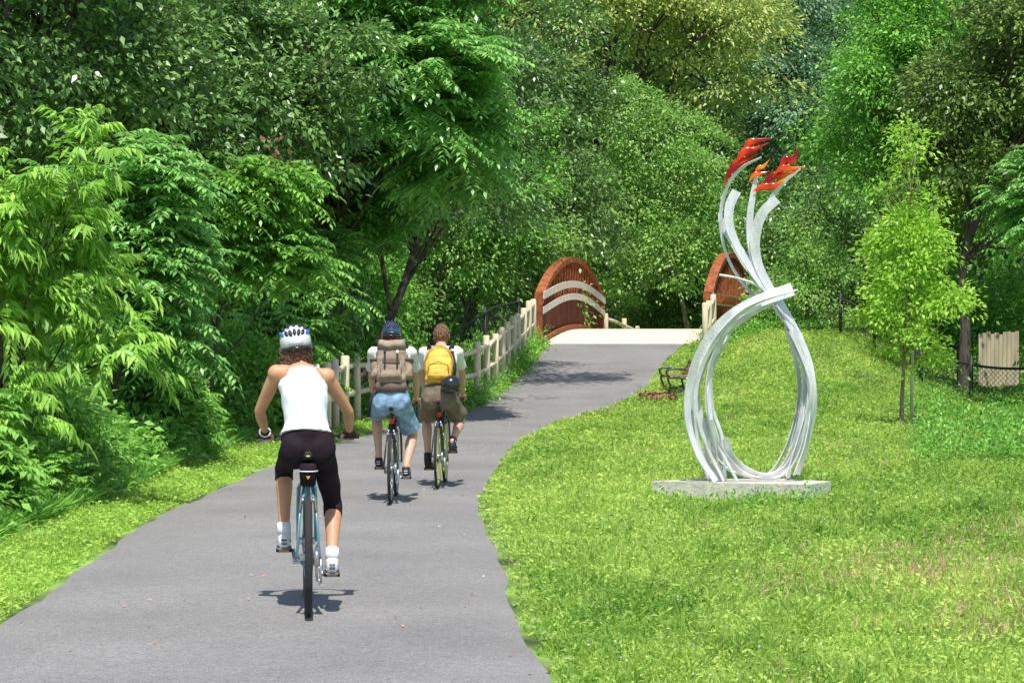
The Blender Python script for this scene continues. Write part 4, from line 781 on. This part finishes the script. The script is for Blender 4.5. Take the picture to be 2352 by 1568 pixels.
b=MB(); b.loft([(0,0,.0,.11,.06,0),(0,-.005,.03,.145,.085,0),(0,-.01,.18,.155,.095,0),(0,.02,.32,.135,.085,0),(0,.05,.40,.10,.065,0),(0,.06,.43,.05,.04,0)],28,.8); b.v=[tuple(T@Vector(v)) for v in b.v]; b.solid('main_bag',M['yelp'],bp,.009,5,wr=.0035,wf=22)
b=MB(); b.loft([(0,-.08,.03,.09,.03,0),(0,-.09,.06,.115,.045,0),(0,-.085,.16,.11,.045,0),(0,-.07,.21,.09,.03,0)],24,.8); b.v=[tuple(T@Vector(v)) for v in b.v]; fp_=b.solid('front_pocket',M['yelp'],bp,.008,4,wr=.0025,wf=26)
b=MB(); b.tube([T@Vector(p) for p in [(-.11,-.105,.08),(-.1,-.115,.18),(0,-.12,.215),(.1,-.115,.18),(.11,-.105,.08)]],.006,6); b.build('zip',M['yelpd'],fp_)
b=MB(); b.tube(cat_([T@Vector(p) for p in [(-.14,-.06,.1),(-.145,-.07,.25),(-.09,-.05,.37),(0,-.03,.41),(.09,-.05,.37),(.145,-.07,.25),(.14,-.06,.1)]],5),.007,6); b.build('trim',M['yelpd'],bp)
b=MB(); b.ribbon([T@Vector((.155,-.02,.02)),T@Vector((.165,-.03,.2)),T@Vector((.13,-.01,.36))],.04,.01,.5); b.build('side_strap',M['black'],bp)
for s in(-1,1): b=MB(); b.ribbon([T@Vector((s*.08,.06,.38)),Vector((s*.13,.2,.42)),Vector((s*.15,.29,.33)),Vector((s*.16,.22,.15)),T@Vector((s*.12,.05,.04))],.05,.012,.2,plane=Vector((1,0,0))); b.build('shoulder_strap',M['black'],bp)
hh=empty('helmet',local(L3,rz3,(.135,.06,.99)),rz3,'glossy black helmet hanging from the yellow backpack','helmet')
b=MB(); b.ell((0,0,.10),(.11,.115,.10),nu=24,nv=16); b.v=[(x,y,max(z,.03)) for x,y,z in b.v]; b.build('shell',M['helmk'],hh)
b=MB(); b.tube([(.088*math.cos(a),.092*math.sin(a),.034) for a in np.linspace(0,2*math.pi,28)[:-1]],.009,8,True); b.build('rim',M['black'],hh)
b=MB(); b.ribbon([(-.07,.02,.05),(-.09,.04,.15),(-.06,.06,.24)],.018,.005,.3); b.build('strap',M['black'],hh)
# ---------------------------------------------------------------- light, world, camera
sd=Vector((.03,-.42,.90)).normalized(); el=math.asin(sd.z); az=math.atan2(sd.x,sd.y)
l=bpy.data.lights.new('sun','SUN'); l.energy=5.0; l.angle=R_(.53); l.color=(1,.965,.90); lo=bpy.data.objects.new('sun',l); COL.objects.link(lo); lo.rotation_euler=(-sd).to_track_quat('-Z','Y').to_euler()
w=bpy.data.worlds.new('World'); scene.world=w; w.use_nodes=True; t=w.node_tree; bg=t.nodes['Background']; sk=t.nodes.new('ShaderNodeTexSky'); sk.sky_type='NISHITA'; sk.sun_disc=False; sk.sun_elevation=el; sk.sun_rotation=az
t.links.new(sk.outputs[0],bg.inputs[0]); bg.inputs[1].default_value=.14
cam=bpy.data.cameras.new('camera'); co=bpy.data.objects.new('camera',cam); COL.objects.link(co); co.location=(0,0,CH); co.rotation_euler=(math.pi/2,0,0)
cam.lens=80; cam.sensor_width=36; cam.shift_y=-20/2352; cam.clip_end=2000; scene.camera=co
scene.view_settings.view_transform='Standard'; scene.view_settings.look='None'; scene.view_settings.exposure=0
